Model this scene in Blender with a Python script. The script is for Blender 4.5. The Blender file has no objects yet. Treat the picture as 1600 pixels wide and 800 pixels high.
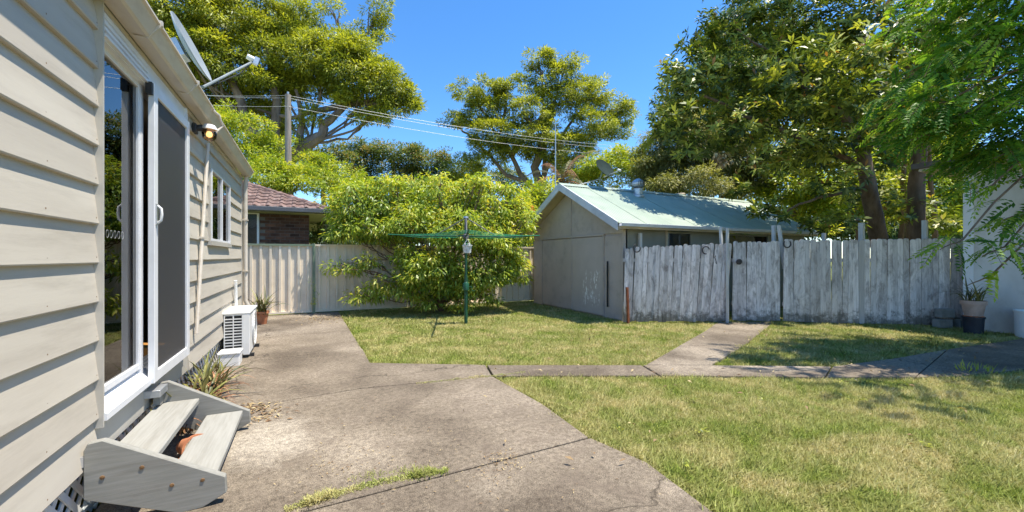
import bpy, bmesh, math, random
import numpy as np
from mathutils import Vector, Matrix, Euler

random.seed(7); np.random.seed(7)
PI = math.pi
C = bpy.context.scene.collection
S = bpy.context.scene

# ------------------------------------------------------------------ camera
FPX, HY, HC = 640.0, 401.0, 1.35          # focal length in px of a 1600 px wide frame, horizon row, eye height
YAW = math.atan2(320.0, 640.0)
cA, sA = math.cos(YAW), math.sin(YAW)
cd = bpy.data.cameras.new('camera'); cam = bpy.data.objects.new('camera', cd); C.objects.link(cam)
cd.sensor_width = 36; cd.lens = 36*FPX/1600; cd.shift_y = 1/1600; cd.clip_start = 0.02; cd.clip_end = 1500
cam.location = (0, 0, HC); cam.rotation_euler = (PI/2, 0, -YAW)
S.camera = cam

# ------------------------------------------------------------------ sky, sun, exposure
SUN = Vector((.285, -.165, .945)).normalized()
elev = math.asin(SUN.z); az = math.atan2(SUN.x, SUN.y)
w = bpy.data.worlds.new('World'); S.world = w; w.use_nodes = True
nt = w.node_tree; bg = nt.nodes['Background']; sk = nt.nodes.new('ShaderNodeTexSky')
sk.sky_type = 'NISHITA'; sk.sun_disc = False; sk.sun_elevation = elev; sk.sun_rotation = az
sk.air_density = .9; sk.dust_density = 0; sk.ozone_density = 5; sk.altitude = 0
hs = nt.nodes.new('ShaderNodeHueSaturation'); hs.inputs['Saturation'].default_value = 1.2
nt.links.new(sk.outputs[0], hs.inputs['Color']); nt.links.new(hs.outputs[0], bg.inputs[0]); bg.inputs[1].default_value = 0.11
sl = bpy.data.lights.new('sun', 'SUN'); so = bpy.data.objects.new('sun', sl); C.objects.link(so)
sl.energy = 3.3; sl.angle = math.radians(.5); sl.color = (1, .93, .81)
so.rotation_euler = SUN.to_track_quat('Z', 'Y').to_euler(); so.location = (20, -10, 40)
S.view_settings.view_transform = 'Standard'; S.view_settings.look = 'None'
S.view_settings.exposure = 1.37; S.view_settings.gamma = 1
S.cycles.use_denoising = True; S.cycles.max_bounces = 8; S.cycles.transparent_max_bounces = 16
S.cycles.caustics_reflective = False; S.cycles.caustics_refractive = False

# ------------------------------------------------------------------ where things stand (x = away from the house wall, y = along it)
def W(xc, yc, z): return Vector((xc*cA+yc*sA, -xc*sA+yc*cA, z))
def G(px, py, z=0.0):
    yc = FPX*(HC-z)/(py-HY); return W((px-800)/FPX*yc, yc, z)
def PD(px, py, yc): return W((px-800)/FPX*yc, yc, HC+(HY-py)/FPX*yc)
def onV(px, py, V):
    t = (px-800)/FPX; yc = V/(t*cA+sA); return W(t*yc, yc, HC+(HY-py)/FPX*yc)
def onU(px, py, U):
    t = (px-800)/FPX; yc = U/(cA-t*sA); return W(t*yc, yc, HC+(HY-py)/FPX*yc)

# ------------------------------------------------------------------ object helpers
ORG = {}
def tag(o, label=None, cat=None, group=None, kind=None):
    if label: o['label'] = label
    if cat: o['category'] = cat
    if group: o['group'] = group
    if kind: o['kind'] = kind
    return o
def thing(name, label, cat, loc, group=None, rz=0):
    o = bpy.data.objects.new(name, None); C.objects.link(o); o.location = loc; o.rotation_euler.z = rz
    o.empty_display_size = .1; ORG[o.name] = Vector(loc)
    return tag(o, label, cat, group)
def link(name, me, m=None, parent=None, org=None):
    o = bpy.data.objects.new(name, me); C.objects.link(o)
    if m is not None and not me.materials: me.materials.append(m)
    if parent is not None: o.parent = parent
    return o
class MB:
    def __init__(s): s.v = []; s.f = []
    def add(s, vs, fs):
        n = len(s.v); s.v += [tuple(v) for v in vs]; s.f += [tuple(i+n for i in f) for f in fs]; return s
    def box(s, a, b):
        x0, y0, z0 = [min(p, q) for p, q in zip(a, b)]; x1, y1, z1 = [max(p, q) for p, q in zip(a, b)]
        return s.add([(x0,y0,z0),(x1,y0,z0),(x1,y1,z0),(x0,y1,z0),(x0,y0,z1),(x1,y0,z1),(x1,y1,z1),(x0,y1,z1)],
                     [(0,3,2,1),(4,5,6,7),(0,1,5,4),(1,2,6,5),(2,3,7,6),(3,0,4,7)])
    def obox(s, c, size, rot):
        R = rot.to_matrix() if not isinstance(rot, Matrix) else rot
        hx, hy, hz = [q/2 for q in size]; c = Vector(c)
        vs = [c+R@Vector((x*hx, y*hy, z*hz)) for z in (-1, 1) for x, y in ((-1,-1),(1,-1),(1,1),(-1,1))]
        return s.add(vs, [(0,3,2,1),(4,5,6,7),(0,1,5,4),(1,2,6,5),(2,3,7,6),(3,0,4,7)])
    def prism(s, pts, d):                      # closed polygon of 3-D points pushed along d
        n = len(pts); d = Vector(d); pts = [Vector(p) for p in pts]
        vs = pts+[p+d for p in pts]
        return s.add(vs, [tuple(range(n))[::-1], tuple(range(n, 2*n))]+[(i, (i+1) % n, n+(i+1) % n, n+i) for i in range(n)])
    def tube(s, pts, r, seg=8, cap=True):
        pts = [Vector(p) for p in pts]; n = len(pts)
        rs = r if isinstance(r, (list, tuple)) else [r]*n
        vs = []; u = None
        for i, p in enumerate(pts):
            d = (pts[min(i+1, n-1)]-pts[max(i-1, 0)]).normalized()
            if u is None: u = d.orthogonal().normalized()
            u = (u-d*u.dot(d)); u = u.normalized() if u.length > 1e-6 else d.orthogonal().normalized()
            w_ = d.cross(u)
            vs += [p+(u*math.cos(2*PI*k/seg)+w_*math.sin(2*PI*k/seg))*rs[i] for k in range(seg)]
        fs = [(i*seg+k, i*seg+(k+1) % seg, (i+1)*seg+(k+1) % seg, (i+1)*seg+k) for i in range(n-1) for k in range(seg)]
        if cap: fs += [tuple(range(seg))[::-1], tuple(range((n-1)*seg, n*seg))]
        return s.add(vs, fs)
    def lathe(s, c, prof, seg=20, rot=None):   # prof = [(r, z)...]
        c = Vector(c); R = rot.to_matrix() if rot is not None else Matrix.Identity(3)
        vs = [c+R@Vector((r*math.cos(2*PI*k/seg), r*math.sin(2*PI*k/seg), z)) for r, z in prof for k in range(seg)]
        fs = [(i*seg+k, i*seg+(k+1) % seg, (i+1)*seg+(k+1) % seg, (i+1)*seg+k) for i in range(len(prof)-1) for k in range(seg)]
        return s.add(vs, fs)
    def mesh(s, name, m, smooth=False, org=None, bevel=0):
        me = bpy.data.meshes.new(name); o = org or Vector((0, 0, 0))
        me.from_pydata([(x-o[0], y-o[1], z-o[2]) for x, y, z in s.v], [], s.f)
        bm = bmesh.new(); bm.from_mesh(me)
        bmesh.ops.recalc_face_normals(bm, faces=bm.faces)
        if bevel: bmesh.ops.bevel(bm, geom=[e for e in bm.edges if len(e.link_faces) == 2 and e.calc_face_angle(0) > .5], offset=bevel, segments=1, affect='EDGES', clamp_overlap=True)
        bm.to_mesh(me); bm.free()
        if smooth: me.polygons.foreach_set('use_smooth', [True]*len(me.polygons)); me.set_sharp_from_angle(angle=.7)
        me.materials.append(m); return me
    def build(s, name, m, parent=None, smooth=False, bevel=0, label=None):
        org = ORG.get(parent.name) if parent is not None else Vector((0, 0, 0))
        if org is None: org = Vector((0, 0, 0))
        me = s.mesh(name, m, smooth, org, bevel)
        o = bpy.data.objects.new(name, me); C.objects.link(o)
        if parent is not None: o.parent = parent
        ORG[o.name] = org
        if label: o['label'] = label
        return o
    def top(s, name, m, label=None, cat=None, group=None, kind=None, smooth=False, bevel=0, org=None):
        """a thing that is one mesh, its origin at its base"""
        if org is None and kind is None:
            a = np.array(s.v); org = Vector(((a[:,0].min()+a[:,0].max())/2, (a[:,1].min()+a[:,1].max())/2, a[:,2].min()))
        org = Vector(org) if org is not None else Vector((0, 0, 0))
        me = s.mesh(name, m, smooth, org, bevel); o = bpy.data.objects.new(name, me); C.objects.link(o)
        o.location = org; ORG[o.name] = org
        return tag(o, label, cat, group, kind)
def inst(name, me, parent, loc, rot=None, sc=None):
    o = bpy.data.objects.new(name, me); C.objects.link(o); o.parent = parent
    o.location = Vector(loc)-ORG[parent.name]
    if rot is not None: o.rotation_euler = rot
    if sc is not None: o.scale = sc
    ORG[o.name] = ORG[parent.name]
    return o
def copy_tree(o, loc=None, parent=None):
    c = o.copy(); C.objects.link(c)
    if parent is not None: c.parent = parent
    if loc is not None: c.location = loc; ORG[c.name] = Vector(loc)
    for ch in list(o.children): copy_tree(ch, None, c)
    return c

# ------------------------------------------------------------------ material helpers
def new_mat(name):
    m = bpy.data.materials.new(name); m.use_nodes = True; nt = m.node_tree
    return m, nt, nt.nodes['Principled BSDF'], nt.nodes.new, nt.links.new
def ramp(nt, fac, stops):
    r = nt.nodes.new('ShaderNodeValToRGB'); e = r.color_ramp.elements
    while len(e) < len(stops): e.new(.5)
    for i, (p, c) in enumerate(stops): e[i].position = p; e[i].color = (*c, 1) if not isinstance(c, (int, float)) else (c, c, c, 1)
    nt.links.new(fac, r.inputs[0]); return r.outputs[0]
def mixc(nt, fac, a, b, blend='MIX'):
    n = nt.nodes.new('ShaderNodeMix'); n.data_type = 'RGBA'; n.blend_type = blend
    for k, v in ((0, fac), (6, a), (7, b)):
        if hasattr(v, 'is_output'): nt.links.new(v, n.inputs[k])
        else: n.inputs[k].default_value = (*v, 1) if isinstance(v, tuple) else v
    return n.outputs[2]
def coords(nt, scale=(1, 1, 1), obj=False, shift=False):
    if obj: co = nt.nodes.new('ShaderNodeTexCoord').outputs['Object']
    else: co = nt.nodes.new('ShaderNodeNewGeometry').outputs['Position']
    mp = nt.nodes.new('ShaderNodeMapping'); mp.inputs['Scale'].default_value = scale
    nt.links.new(co, mp.inputs[0])
    if shift:
        oi = nt.nodes.new('ShaderNodeObjectInfo'); k = nt.nodes.new('ShaderNodeMath'); k.operation = 'MULTIPLY'; k.inputs[1].default_value = 37
        nt.links.new(oi.outputs['Random'], k.inputs[0]); cb = nt.nodes.new('ShaderNodeCombineXYZ')
        for i in range(3): nt.links.new(k.outputs[0], cb.inputs[i])
        nt.links.new(cb.outputs[0], mp.inputs['Location'])
    return mp.outputs[0]
def noise(nt, co, sc, det=5, rough=.6, dist=0):
    n = nt.nodes.new('ShaderNodeTexNoise'); n.inputs['Scale'].default_value = sc; n.inputs['Detail'].default_value = det
    n.inputs['Roughness'].default_value = rough; n.inputs['Distortion'].default_value = dist
    nt.links.new(co, n.inputs['Vector']); return n.outputs['Fac']
def bump(nt, b, h, strength=.3, dist=.01):
    n = nt.nodes.new('ShaderNodeBump'); n.inputs['Strength'].default_value = strength; n.inputs['Distance'].default_value = dist
    nt.links.new(h, n.inputs['Height']); nt.links.new(n.outputs[0], b.inputs['Normal'])
def pm(name, c1, c2, sc=4, stretch=(1, 1, 1), rough=.7, bs=.25, bsc=60, rv=0.0, metal=0, spec=.4, obj=False, lo=.35, hi=.65, dirt=None, dirt_sc=2.0, dirt_amt=.5, bd=.004):
    m, nt, b, N, L = new_mat(name)
    co = coords(nt, stretch, obj, rv > 0)
    col = ramp(nt, noise(nt, co, sc), [(lo, c1), (hi, c2)])
    if dirt:
        d = ramp(nt, noise(nt, co, dirt_sc, 8, .7), [(.5, 0.0), (.72, dirt_amt)])
        col = mixc(nt, d, col, dirt)
    if rv > 0:
        oi = N('ShaderNodeObjectInfo'); r = N('ShaderNodeMapRange'); r.inputs[3].default_value = 1-rv; r.inputs[4].default_value = 1+rv
        L(oi.outputs['Random'], r.inputs[0]); cb = N('ShaderNodeCombineColor')
        for i in range(3): L(r.outputs[0], cb.inputs[i])
        col = mixc(nt, 1.0, col, cb.outputs[0], 'MULTIPLY')
    L(col, b.inputs['Base Color']); b.inputs['Roughness'].default_value = rough; b.inputs['Metallic'].default_value = metal
    b.inputs['Specular IOR Level'].default_value = spec
    if bs: bump(nt, b, noise(nt, co, bsc, 6, .65), bs, bd)
    return m
def leaf_mat(name, stops, trans=.4, rough=.45, spec=.5):
    m, nt, b, N, L = new_mat(name)
    at = N('ShaderNodeAttribute'); at.attribute_name = 'rnd'
    col = ramp(nt, at.outputs['Fac'], stops)
    L(col, b.inputs['Base Color']); b.inputs['Roughness'].default_value = rough; b.inputs['Specular IOR Level'].default_value = spec
    tr = N('ShaderNodeBsdfTranslucent'); t2 = mixc(nt, 1.0, col, (1.5, 1.45, .5), 'MULTIPLY'); L(t2, tr.inputs[0])
    mx = N('ShaderNodeMixShader'); mx.inputs[0].default_value = trans
    L(b.outputs[0], mx.inputs[1]); L(tr.outputs[0], mx.inputs[2]); L(mx.outputs[0], nt.nodes['Material Output'].inputs[0])
    return m

# ------------------------------------------------------------------ foliage helpers
RNG = np.random.default_rng(11)
def unit(a): return a/np.maximum(np.linalg.norm(a, axis=-1, keepdims=True), 1e-9)
def leaf_quads(base, d, n, Ln, Wd, fold=.25, at=.45):
    """one folded four-cornered leaf per row"""
    d = unit(d); s = unit(np.cross(d, n)); up = unit(np.cross(s, d))
    Ln = np.asarray(Ln)[:, None]; Wd = np.asarray(Wd)[:, None]
    mid = base+d*Ln*at+up*Wd*fold
    return np.stack([base, mid+s*Wd/2, base+d*Ln-up*Ln*.08, mid-s*Wd/2], 1)   # (N,4,3)
def quads_mesh(name, Q, rnd, m, org):
    N = len(Q); me = bpy.data.meshes.new(name)
    me.vertices.add(N*4); me.loops.add(N*4); me.polygons.add(N)
    me.vertices.foreach_set('co', (Q-np.array(org)).astype(np.float32).ravel())
    me.loops.foreach_set('vertex_index', np.arange(N*4, dtype=np.int32))
    me.polygons.foreach_set('loop_start', np.arange(0, N*4, 4, dtype=np.int32))
    me.update(calc_edges=True)
    a = me.attributes.new('rnd', 'FLOAT', 'FACE'); a.data.foreach_set('value', np.clip(rnd, 0, 1).astype(np.float32))
    me.materials.append(m); return me
def crown_part(name, Q, rnd, m, parent, kind='stuff'):
    me = quads_mesh(name, Q, rnd, m, ORG[parent.name]); o = bpy.data.objects.new(name, me); C.objects.link(o); o.parent = parent
    ORG[o.name] = ORG[parent.name]
    if kind: o['kind'] = kind
    return o
def sph(n):
    a = RNG.normal(size=(n, 3)); return unit(a)
def blob_clusters(blobs, dens, shell=.6, up=.15):
    """blobs = [(px, py, rx, ry, depth, depth_radius or None, weight)]; returns cluster centres and outward directions"""
    cs, ds = [], []
    for b in blobs:
        px, py, rx, ry, yc = b[:5]; dr = b[5] if len(b) > 5 and b[5] else rx*yc/FPX*.9
        wt = b[6] if len(b) > 6 else 1
        c = np.array(PD(px, py, yc)); R = np.array([rx*yc/FPX, dr, ry*yc/FPX])
        n = max(3, int(dens*wt*R[0]*R[2]*4))
        u = sph(n); u[:, 2] = np.where(u[:, 2] < -up*3, u[:, 2]*.6, u[:, 2])
        r = shell+(1-shell)*RNG.random(n)**.7
        r = np.where(RNG.random(n) < .25, r*RNG.random(n), r)
        p = u*r[:, None]*R
        wv = np.stack([p[:, 0]*cA+p[:, 1]*sA, -p[:, 0]*sA+p[:, 1]*cA, p[:, 2]], 1)
        cs.append(c+wv); ds.append(unit(wv+np.array([0, 0, .3])))
    return np.concatenate(cs), np.concatenate(ds)
def cluster_leaves(c, d, k, rc, Ln, Wd, droop=.3, out=.5, jit=.5, hue=.35, flat=.6, fold=.25):
    """k leaves about each cluster centre"""
    n = len(c); cc = np.repeat(c, k, 0); dd = np.repeat(d, k, 0)
    off = sph(n*k)*(RNG.random(n*k)**.5)[:, None]*rc; off[:, 2] *= flat
    base = cc+off
    di = unit(sph(n*k)*jit+unit(off)*.6+dd*out+np.array([0, 0, -droop]))
    nn = unit(sph(n*k)*.6+dd*.4+np.array([0, 0, .8]))
    L_ = Ln*(.7+.6*RNG.random(n*k)); W_ = Wd*(.7+.6*RNG.random(n*k))
    cr = np.repeat(RNG.random(n), k)
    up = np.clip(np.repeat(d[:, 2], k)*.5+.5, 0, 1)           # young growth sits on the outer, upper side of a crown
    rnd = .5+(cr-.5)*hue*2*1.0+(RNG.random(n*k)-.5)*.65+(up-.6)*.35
    return leaf_quads(base, di, nn, L_, W_, fold), rnd
def limb(mb, pts, r0, r1, seg=7, wob=.06, n=None):
    pts = [Vector(p) for p in pts]; out = []
    for i in range(len(pts)-1):
        a, b = pts[i], pts[i+1]; k = 4
        for j in range(k):
            t = j/k; out.append(a.lerp(b, t)+Vector((random.uniform(-1, 1), random.uniform(-1, 1), random.uniform(-1, 1)))*wob*(b-a).length*.25*(1 if (j or i) else 0))
    out.append(pts[-1]); m_ = len(out)
    mb.tube(out, [r0+(r1-r0)*i/(m_-1) for i in range(m_)], seg)
# ================================================================== materials
def concrete_mat():
    m, nt, b, N, L = new_mat('concrete')
    co = coords(nt)
    big = noise(nt, co, .9, 6, .6, .4)
    base = ramp(nt, big, [(.34, (.125, .102, .078)), (.52, (.215, .18, .138)), (.68, (.275, .232, .182))])
    pale = ramp(nt, noise(nt, co, .45, 4, .5, .2), [(.55, 0.0), (.66, .6)])
    base = mixc(nt, pale, base, (.42, .365, .29))
    pc_ = G(395, 690); gm = N('ShaderNodeVectorMath'); gm.operation = 'DISTANCE'; gm.inputs[1].default_value = (pc_.x, pc_.y, 0); L(co, gm.inputs[0])
    ds = N('ShaderNodeMath'); ds.operation = 'MULTIPLY_ADD'; ds.inputs[1].default_value = .9; L(noise(nt, co, 2.6, 7, .7), ds.inputs[0]); L(gm.outputs['Value'], ds.inputs[2])
    base = mixc(nt, ramp(nt, ds.outputs[0], [(.62, .7), (.98, 0.0)]), base, (.44, .395, .325))
    spk = ramp(nt, noise(nt, co, 150, 3, .8), [(.38, (.45, .43, .41)), (.5, (1, 1, 1)), (.62, (1.5, 1.47, 1.4))])
    base = mixc(nt, 1.0, base, spk, 'MULTIPLY')
    sp2 = ramp(nt, noise(nt, co, 30, 6, .8), [(.36, (.58, .56, .54)), (.52, (1, 1, 1)), (.65, (1.28, 1.25, 1.2))])
    base = mixc(nt, 1.0, base, sp2, 'MULTIPLY')
    st = ramp(nt, noise(nt, coords(nt, (1, 1, 1)), 2.3, 8, .75, 1.2), [(.5, 0.0), (.66, .6)])
    base = mixc(nt, st, base, (.14, .11, .085))
    v = N('ShaderNodeTexVoronoi'); v.feature = 'DISTANCE_TO_EDGE'; v.inputs['Scale'].default_value = .33
    wob = N('ShaderNodeTexNoise'); wob.inputs['Scale'].default_value = 1.8; wob.inputs['Detail'].default_value = 8
    L(co, wob.inputs['Vector']); vm = N('ShaderNodeVectorMath'); vm.operation = 'MULTIPLY_ADD'
    vm.inputs[1].default_value = (.9, .9, 0); L(wob.outputs['Color'], vm.inputs[0]); L(co, vm.inputs[2]); L(vm.outputs[0], v.inputs['Vector'])
    cr = ramp(nt, v.outputs[0], [(.0, .8), (.0022, 0.0)])
    base = mixc(nt, cr, base, (.05, .04, .03))
    L(base, b.inputs['Base Color']); b.inputs['Roughness'].default_value = .92; b.inputs['Specular IOR Level'].default_value = .2
    bump(nt, b, noise(nt, co, 110, 6, .8), .55, .006)
    return m
def soil_mat():
    m, nt, b, N, L = new_mat('lawn_soil'); co = coords(nt)
    c = ramp(nt, noise(nt, co, 1.1, 6, .6), [(.35, (.13, .165, .035)), (.5, (.22, .235, .06)), (.66, (.33, .30, .12))])
    f = ramp(nt, noise(nt, co, 45, 6, .8), [(.35, (.5, .5, .45)), (.6, (1.15, 1.15, 1.1))])
    L(mixc(nt, 1.0, c, f, 'MULTIPLY'), b.inputs['Base Color']); b.inputs['Roughness'].default_value = 1
    b.inputs['Specular IOR Level'].default_value = .1
    bump(nt, b, noise(nt, co, 60, 6, .8), .8, .02); return m
def glass_mat(name, tint=(.9, .95, .95), ior=1.55):
    m, nt, b, N, L = new_mat(name); nt.nodes.remove(b)
    t = N('ShaderNodeBsdfTransparent'); t.inputs[0].default_value = (*tint, 1)
    g = N('ShaderNodeBsdfGlossy'); g.inputs['Roughness'].default_value = .005
    fr = N('ShaderNodeFresnel'); fr.inputs[0].default_value = ior; mx = N('ShaderNodeMixShader')
    L(fr.outputs[0], mx.inputs[0]); L(t.outputs[0], mx.inputs[1]); L(g.outputs[0], mx.inputs[2]); L(mx.outputs[0], nt.nodes['Material Output'].inputs[0])
    return m
def screen_mat():
    m, nt, b, N, L = new_mat('insect_mesh'); b.inputs['Base Color'].default_value = (.055, .055, .062, 1); b.inputs['Roughness'].default_value = .5
    t = N('ShaderNodeBsdfTransparent'); mx = N('ShaderNodeMixShader'); mx.inputs[0].default_value = .25
    L(b.outputs[0], mx.inputs[1]); L(t.outputs[0], mx.inputs[2]); L(mx.outputs[0], nt.nodes['Material Output'].inputs[0]); return m
def emit_mat(name, col, st):
    m, nt, b, N, L = new_mat(name); b.inputs['Base Color'].default_value = (*col, 1)
    b.inputs['Emission Color'].default_value = (*col, 1); b.inputs['Emission Strength'].default_value = st; return m
def door_paint_mat():
    m, nt, b, N, L = new_mat('flaking_door_paint'); co = coords(nt)
    c = ramp(nt, noise(nt, co, 2.5, 6, .6), [(.3, (.44, .375, .325)), (.7, (.50, .43, .375))])
    fl = ramp(nt, noise(nt, coords(nt, (1.3, 1.3, .38)), 17, 6, .65), [(.56, 0.0), (.575, 1.0)])
    g = N('ShaderNodeNewGeometry'); sx = N('ShaderNodeSeparateXYZ'); L(g.outputs['Position'], sx.inputs[0])
    def win(o, a, b_, s):
        r1 = N('ShaderNodeMapRange'); r1.interpolation_type = 'SMOOTHSTEP'; r1.inputs[1].default_value = a-s; r1.inputs[2].default_value = a; L(o, r1.inputs[0])
        r2 = N('ShaderNodeMapRange'); r2.interpolation_type = 'SMOOTHSTEP'; r2.inputs[1].default_value = b_+s; r2.inputs[2].default_value = b_; L(o, r2.inputs[0])
        k = N('ShaderNodeMath'); k.operation = 'MULTIPLY'; L(r1.outputs[0], k.inputs[0]); L(r2.outputs[0], k.inputs[1]); return k.outputs[0]
    def mul(a, b_):
        k = N('ShaderNodeMath'); k.operation = 'MULTIPLY'; L(a, k.inputs[0]); L(b_, k.inputs[1]); return k.outputs[0]
    a = mul(win(sx.outputs[1], FLK[0], FLK[1], .12), win(sx.outputs[2], .28, .95, .12))
    L(mixc(nt, mul(fl, a), c, (.85, .83, .79)), b.inputs['Base Color']); b.inputs['Roughness'].default_value = .75
    bump(nt, b, noise(nt, co, 40, 4), .15, .004); return m
FLK = (onV(934, 440, 5.92).y, onV(914, 440, 5.92).y)

MT = {}
MT['concrete'] = concrete_mat(); MT['soil'] = soil_mat()
MT['board'] = pm('weatherboard_paint', (.49, .44, .365), (.57, .52, .435), 1.6, (1, .35, 3), .55, .12, 30, rv=.05, dirt=(.2, .17, .13), dirt_sc=4, dirt_amt=.28)
MT['trim'] = pm('beige_trim_paint', (.46, .43, .37), (.53, .495, .43), 3, rough=.5, bs=.06)
MT['gutter'] = pm('cream_gutter_paint', (.56, .50, .42), (.64, .58, .49), 3, (1, .3, 1), rough=.45, bs=.05, dirt=(.26, .17, .09), dirt_sc=7, dirt_amt=.35)
MT['white'] = pm('white_frame_paint', (.74, .74, .75), (.8, .8, .8), 3, rough=.35, bs=.02, dirt=(.4, .38, .35), dirt_sc=5, dirt_amt=.2)
MT['plastic'] = pm('white_plastic', (.72, .72, .70), (.8, .79, .76), 3, rough=.45, bs=.02, dirt=(.5, .45, .38), dirt_sc=6, dirt_amt=.25)
MT['black'] = pm('black_metal', (.02, .02, .02), (.05, .05, .05), 5, rough=.5, bs=.05)
MT['dark'] = pm('dark_void', (.02, .02, .02), (.03, .03, .03), 5, rough=.9, bs=0)
MT['curtain'] = pm('curtain_cloth', (.55, .54, .50), (.66, .65, .6), 3, rough=.9, bs=.1)
MT['plaster'] = pm('room_plaster', (.5, .48, .44), (.55, .53, .49), 3, rough=.9, bs=.02)
MT['timber_floor'] = pm('timber_floor', (.42, .2, .06), (.6, .32, .1), 4, (1, .2, 1), rough=.35, bs=.05)
MT['glass'] = glass_mat('window_glass', (.6, .64, .64), 2.4); MT['mesh'] = screen_mat()
MT['bulb'] = glass_mat('bulb_glass', (.95, .85, .7)); MT['glow'] = emit_mat('lamp_filament', (1, .5, .2), 1.1)
MT['deck'] = pm('weathered_step_timber', (.24, .235, .205), (.30, .29, .26), 2.5, (1.5, 22, 22), .8, .2, 3, rv=.06, dirt=(.17, .15, .12), dirt_sc=.6, dirt_amt=.75)
MT['deck_u'] = pm('weathered_tread_timber', (.30, .293, .26), (.36, .35, .315), 2.5, (22, 1.5, 22), .8, .2, 3, rv=.06, dirt=(.18, .16, .125), dirt_sc=.6, dirt_amt=.55)
MT['knot'] = pm('rusty_bolt', (.13, .07, .03), (.25, .14, .06), 40, rough=.7)
MT['galv'] = pm('galvanised_steel', (.45, .46, .47), (.6, .61, .62), 12, rough=.4, metal=.7, bs=.05)
MT['grey_paint'] = pm('dish_grey', (.22, .25, .26), (.30, .33, .34), 4, rough=.5, bs=.04)
MT['dish_dark'] = pm('dish_slate', (.018, .032, .03), (.03, .048, .045), 4, spec=.1, rough=.9, bs=.04)
MT['terra'] = pm('terracotta', (.42, .15, .07), (.55, .24, .12), 8, rough=.85, bs=.2)
MT['pinkpot'] = pm('faded_pink_pot', (.38, .27, .22), (.5, .36, .30), 6, rough=.8, bs=.1, dirt=(.2, .15, .12), dirt_amt=.5, dirt_sc=5)
MT['navy'] = pm('dark_blue_tub', (.012, .017, .027), (.025, .032, .045), 6, rough=.5, bs=.05)
MT['colorbond'] = pm('beige_steel_sheet', (.78, .67, .52), (.84, .73, .58), 1.2, rough=.42, bs=.03, bsc=8, rv=.03, dirt=(.3, .24, .16), dirt_sc=3, dirt_amt=.25)
MT['cb_green'] = pm('green_fence_trim', (.17, .225, .15), (.22, .28, .19), 3, rough=.5, bs=.03, dirt=(.3, .27, .2), dirt_amt=.4)
MT['hoist'] = pm('dark_green_enamel', (.012, .065, .035), (.02, .10, .05), 6, rough=.4, bs=.03)
MT['line'] = pm('green_plastic_line', (.02, .22, .10), (.04, .3, .15), 6, rough=.5, bs=0)
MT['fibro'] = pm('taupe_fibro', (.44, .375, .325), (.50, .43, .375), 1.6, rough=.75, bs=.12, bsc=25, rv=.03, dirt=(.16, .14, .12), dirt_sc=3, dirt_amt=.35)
MT['fibro_side'] = pm('grey_green_fibro', (.20, .20, .165), (.27, .265, .22), 2, rough=.8, bs=.12)
MT['barge'] = pm('grey_white_bargeboard', (.52, .53, .55), (.64, .65, .67), 3, rough=.55, bs=.12, dirt=(.3, .3, .3), dirt_amt=.4)
MT['eave'] = pm('cream_fascia', (.42, .35, .25), (.52, .44, .32), 3, rough=.6, bs=.1, dirt=(.2, .15, .1), dirt_amt=.4)
MT['roof'] = pm('pale_green_roof_steel', (.29, .36, .275), (.38, .44, .34), .8, rough=.45, bs=.05, bsc=8, dirt=(.2, .24, .2), dirt_sc=2.5, dirt_amt=.4)
MT['picket'] = pm('flaking_white_picket', (.60, .57, .56), (.78, .75, .74), 2.5, (14, 14, .8), .85, .5, 5, rv=.1, dirt=(.22, .19, .18), dirt_sc=1.6, dirt_amt=.6)
MT['picket_post'] = pm('pale_post', (.46, .45, .42), (.6, .59, .55), 3, (5, 5, .7), .8, .3, 10, rv=.1)
MT['greyboard'] = pm('bare_grey_board', (.40, .37, .35), (.52, .48, .45), 3, (14, 14, .8), .9, .4, 6, rv=.1)
MT['rust'] = pm('rusty_steel', (.16, .045, .02), (.26, .09, .04), 18, rough=.9, bs=.3)
MT['iron'] = pm('dark_iron', (.035, .032, .03), (.07, .06, .055), 20, rough=.7, bs=.2)
MT['brick'] = pm('dark_brown_brick', (.075, .035, .025), (.155, .075, .05), 4, rough=.9, bs=.4, bsc=50, rv=.4)
MT['mortar'] = pm('grey_mortar', (.16, .14, .12), (.22, .2, .17), 8, rough=.95)
MT['tile'] = pm('brown_concrete_tile', (.12, .07, .055), (.21, .13, .105), 5, rough=.8, bs=.3, bsc=30, rv=.25, dirt=(.42, .36, .32), dirt_sc=6, dirt_amt=.45)
MT['charcoal'] = pm('charcoal_gutter', (.10, .10, .105), (.13, .13, .135), 3, rough=.5, bs=.03)
MT['render'] = pm('stained_white_render', (.55, .52, .48), (.72, .69, .65), 1.3, (1, 1, .6), .85, .25, 20, dirt=(.24, .2, .165), dirt_sc=1.5, dirt_amt=.55)
MT['block'] = pm('grey_concrete_block', (.2, .2, .18), (.3, .295, .27), 5, rough=.95, bs=.5, rv=.15, dirt=(.1, .11, .07), dirt_amt=.5)
MT['beam'] = pm('dark_eave_timber', (.09, .07, .055), (.14, .11, .09), 4, rough=.8)
MT['bark'] = pm('brown_bark', (.13, .08, .05), (.27, .18, .12), 6, (1, 1, .3), .95, .7, 18, bd=.02)
MT['bark_pale'] = pm('grey_gum_bark', (.11, .08, .065), (.27, .21, .175), 2, (1, 1, .4), .9, .5, 12, bd=.02)
MT['pole'] = pm('grey_pole_timber', (.22, .18, .15), (.34, .29, .25), 3, (8, 8, .4), .9, .3, 10)
MT['wire'] = pm('aluminium_wire', (.55, .55, .55), (.65, .65, .65), 3, rough=.4, bs=0)
MT['litter'] = leaf_mat('dry_leaf', [(0, (.14, .075, .04)), (.5, (.32, .22, .11)), (1, (.52, .42, .22))], .1, .8)
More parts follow.
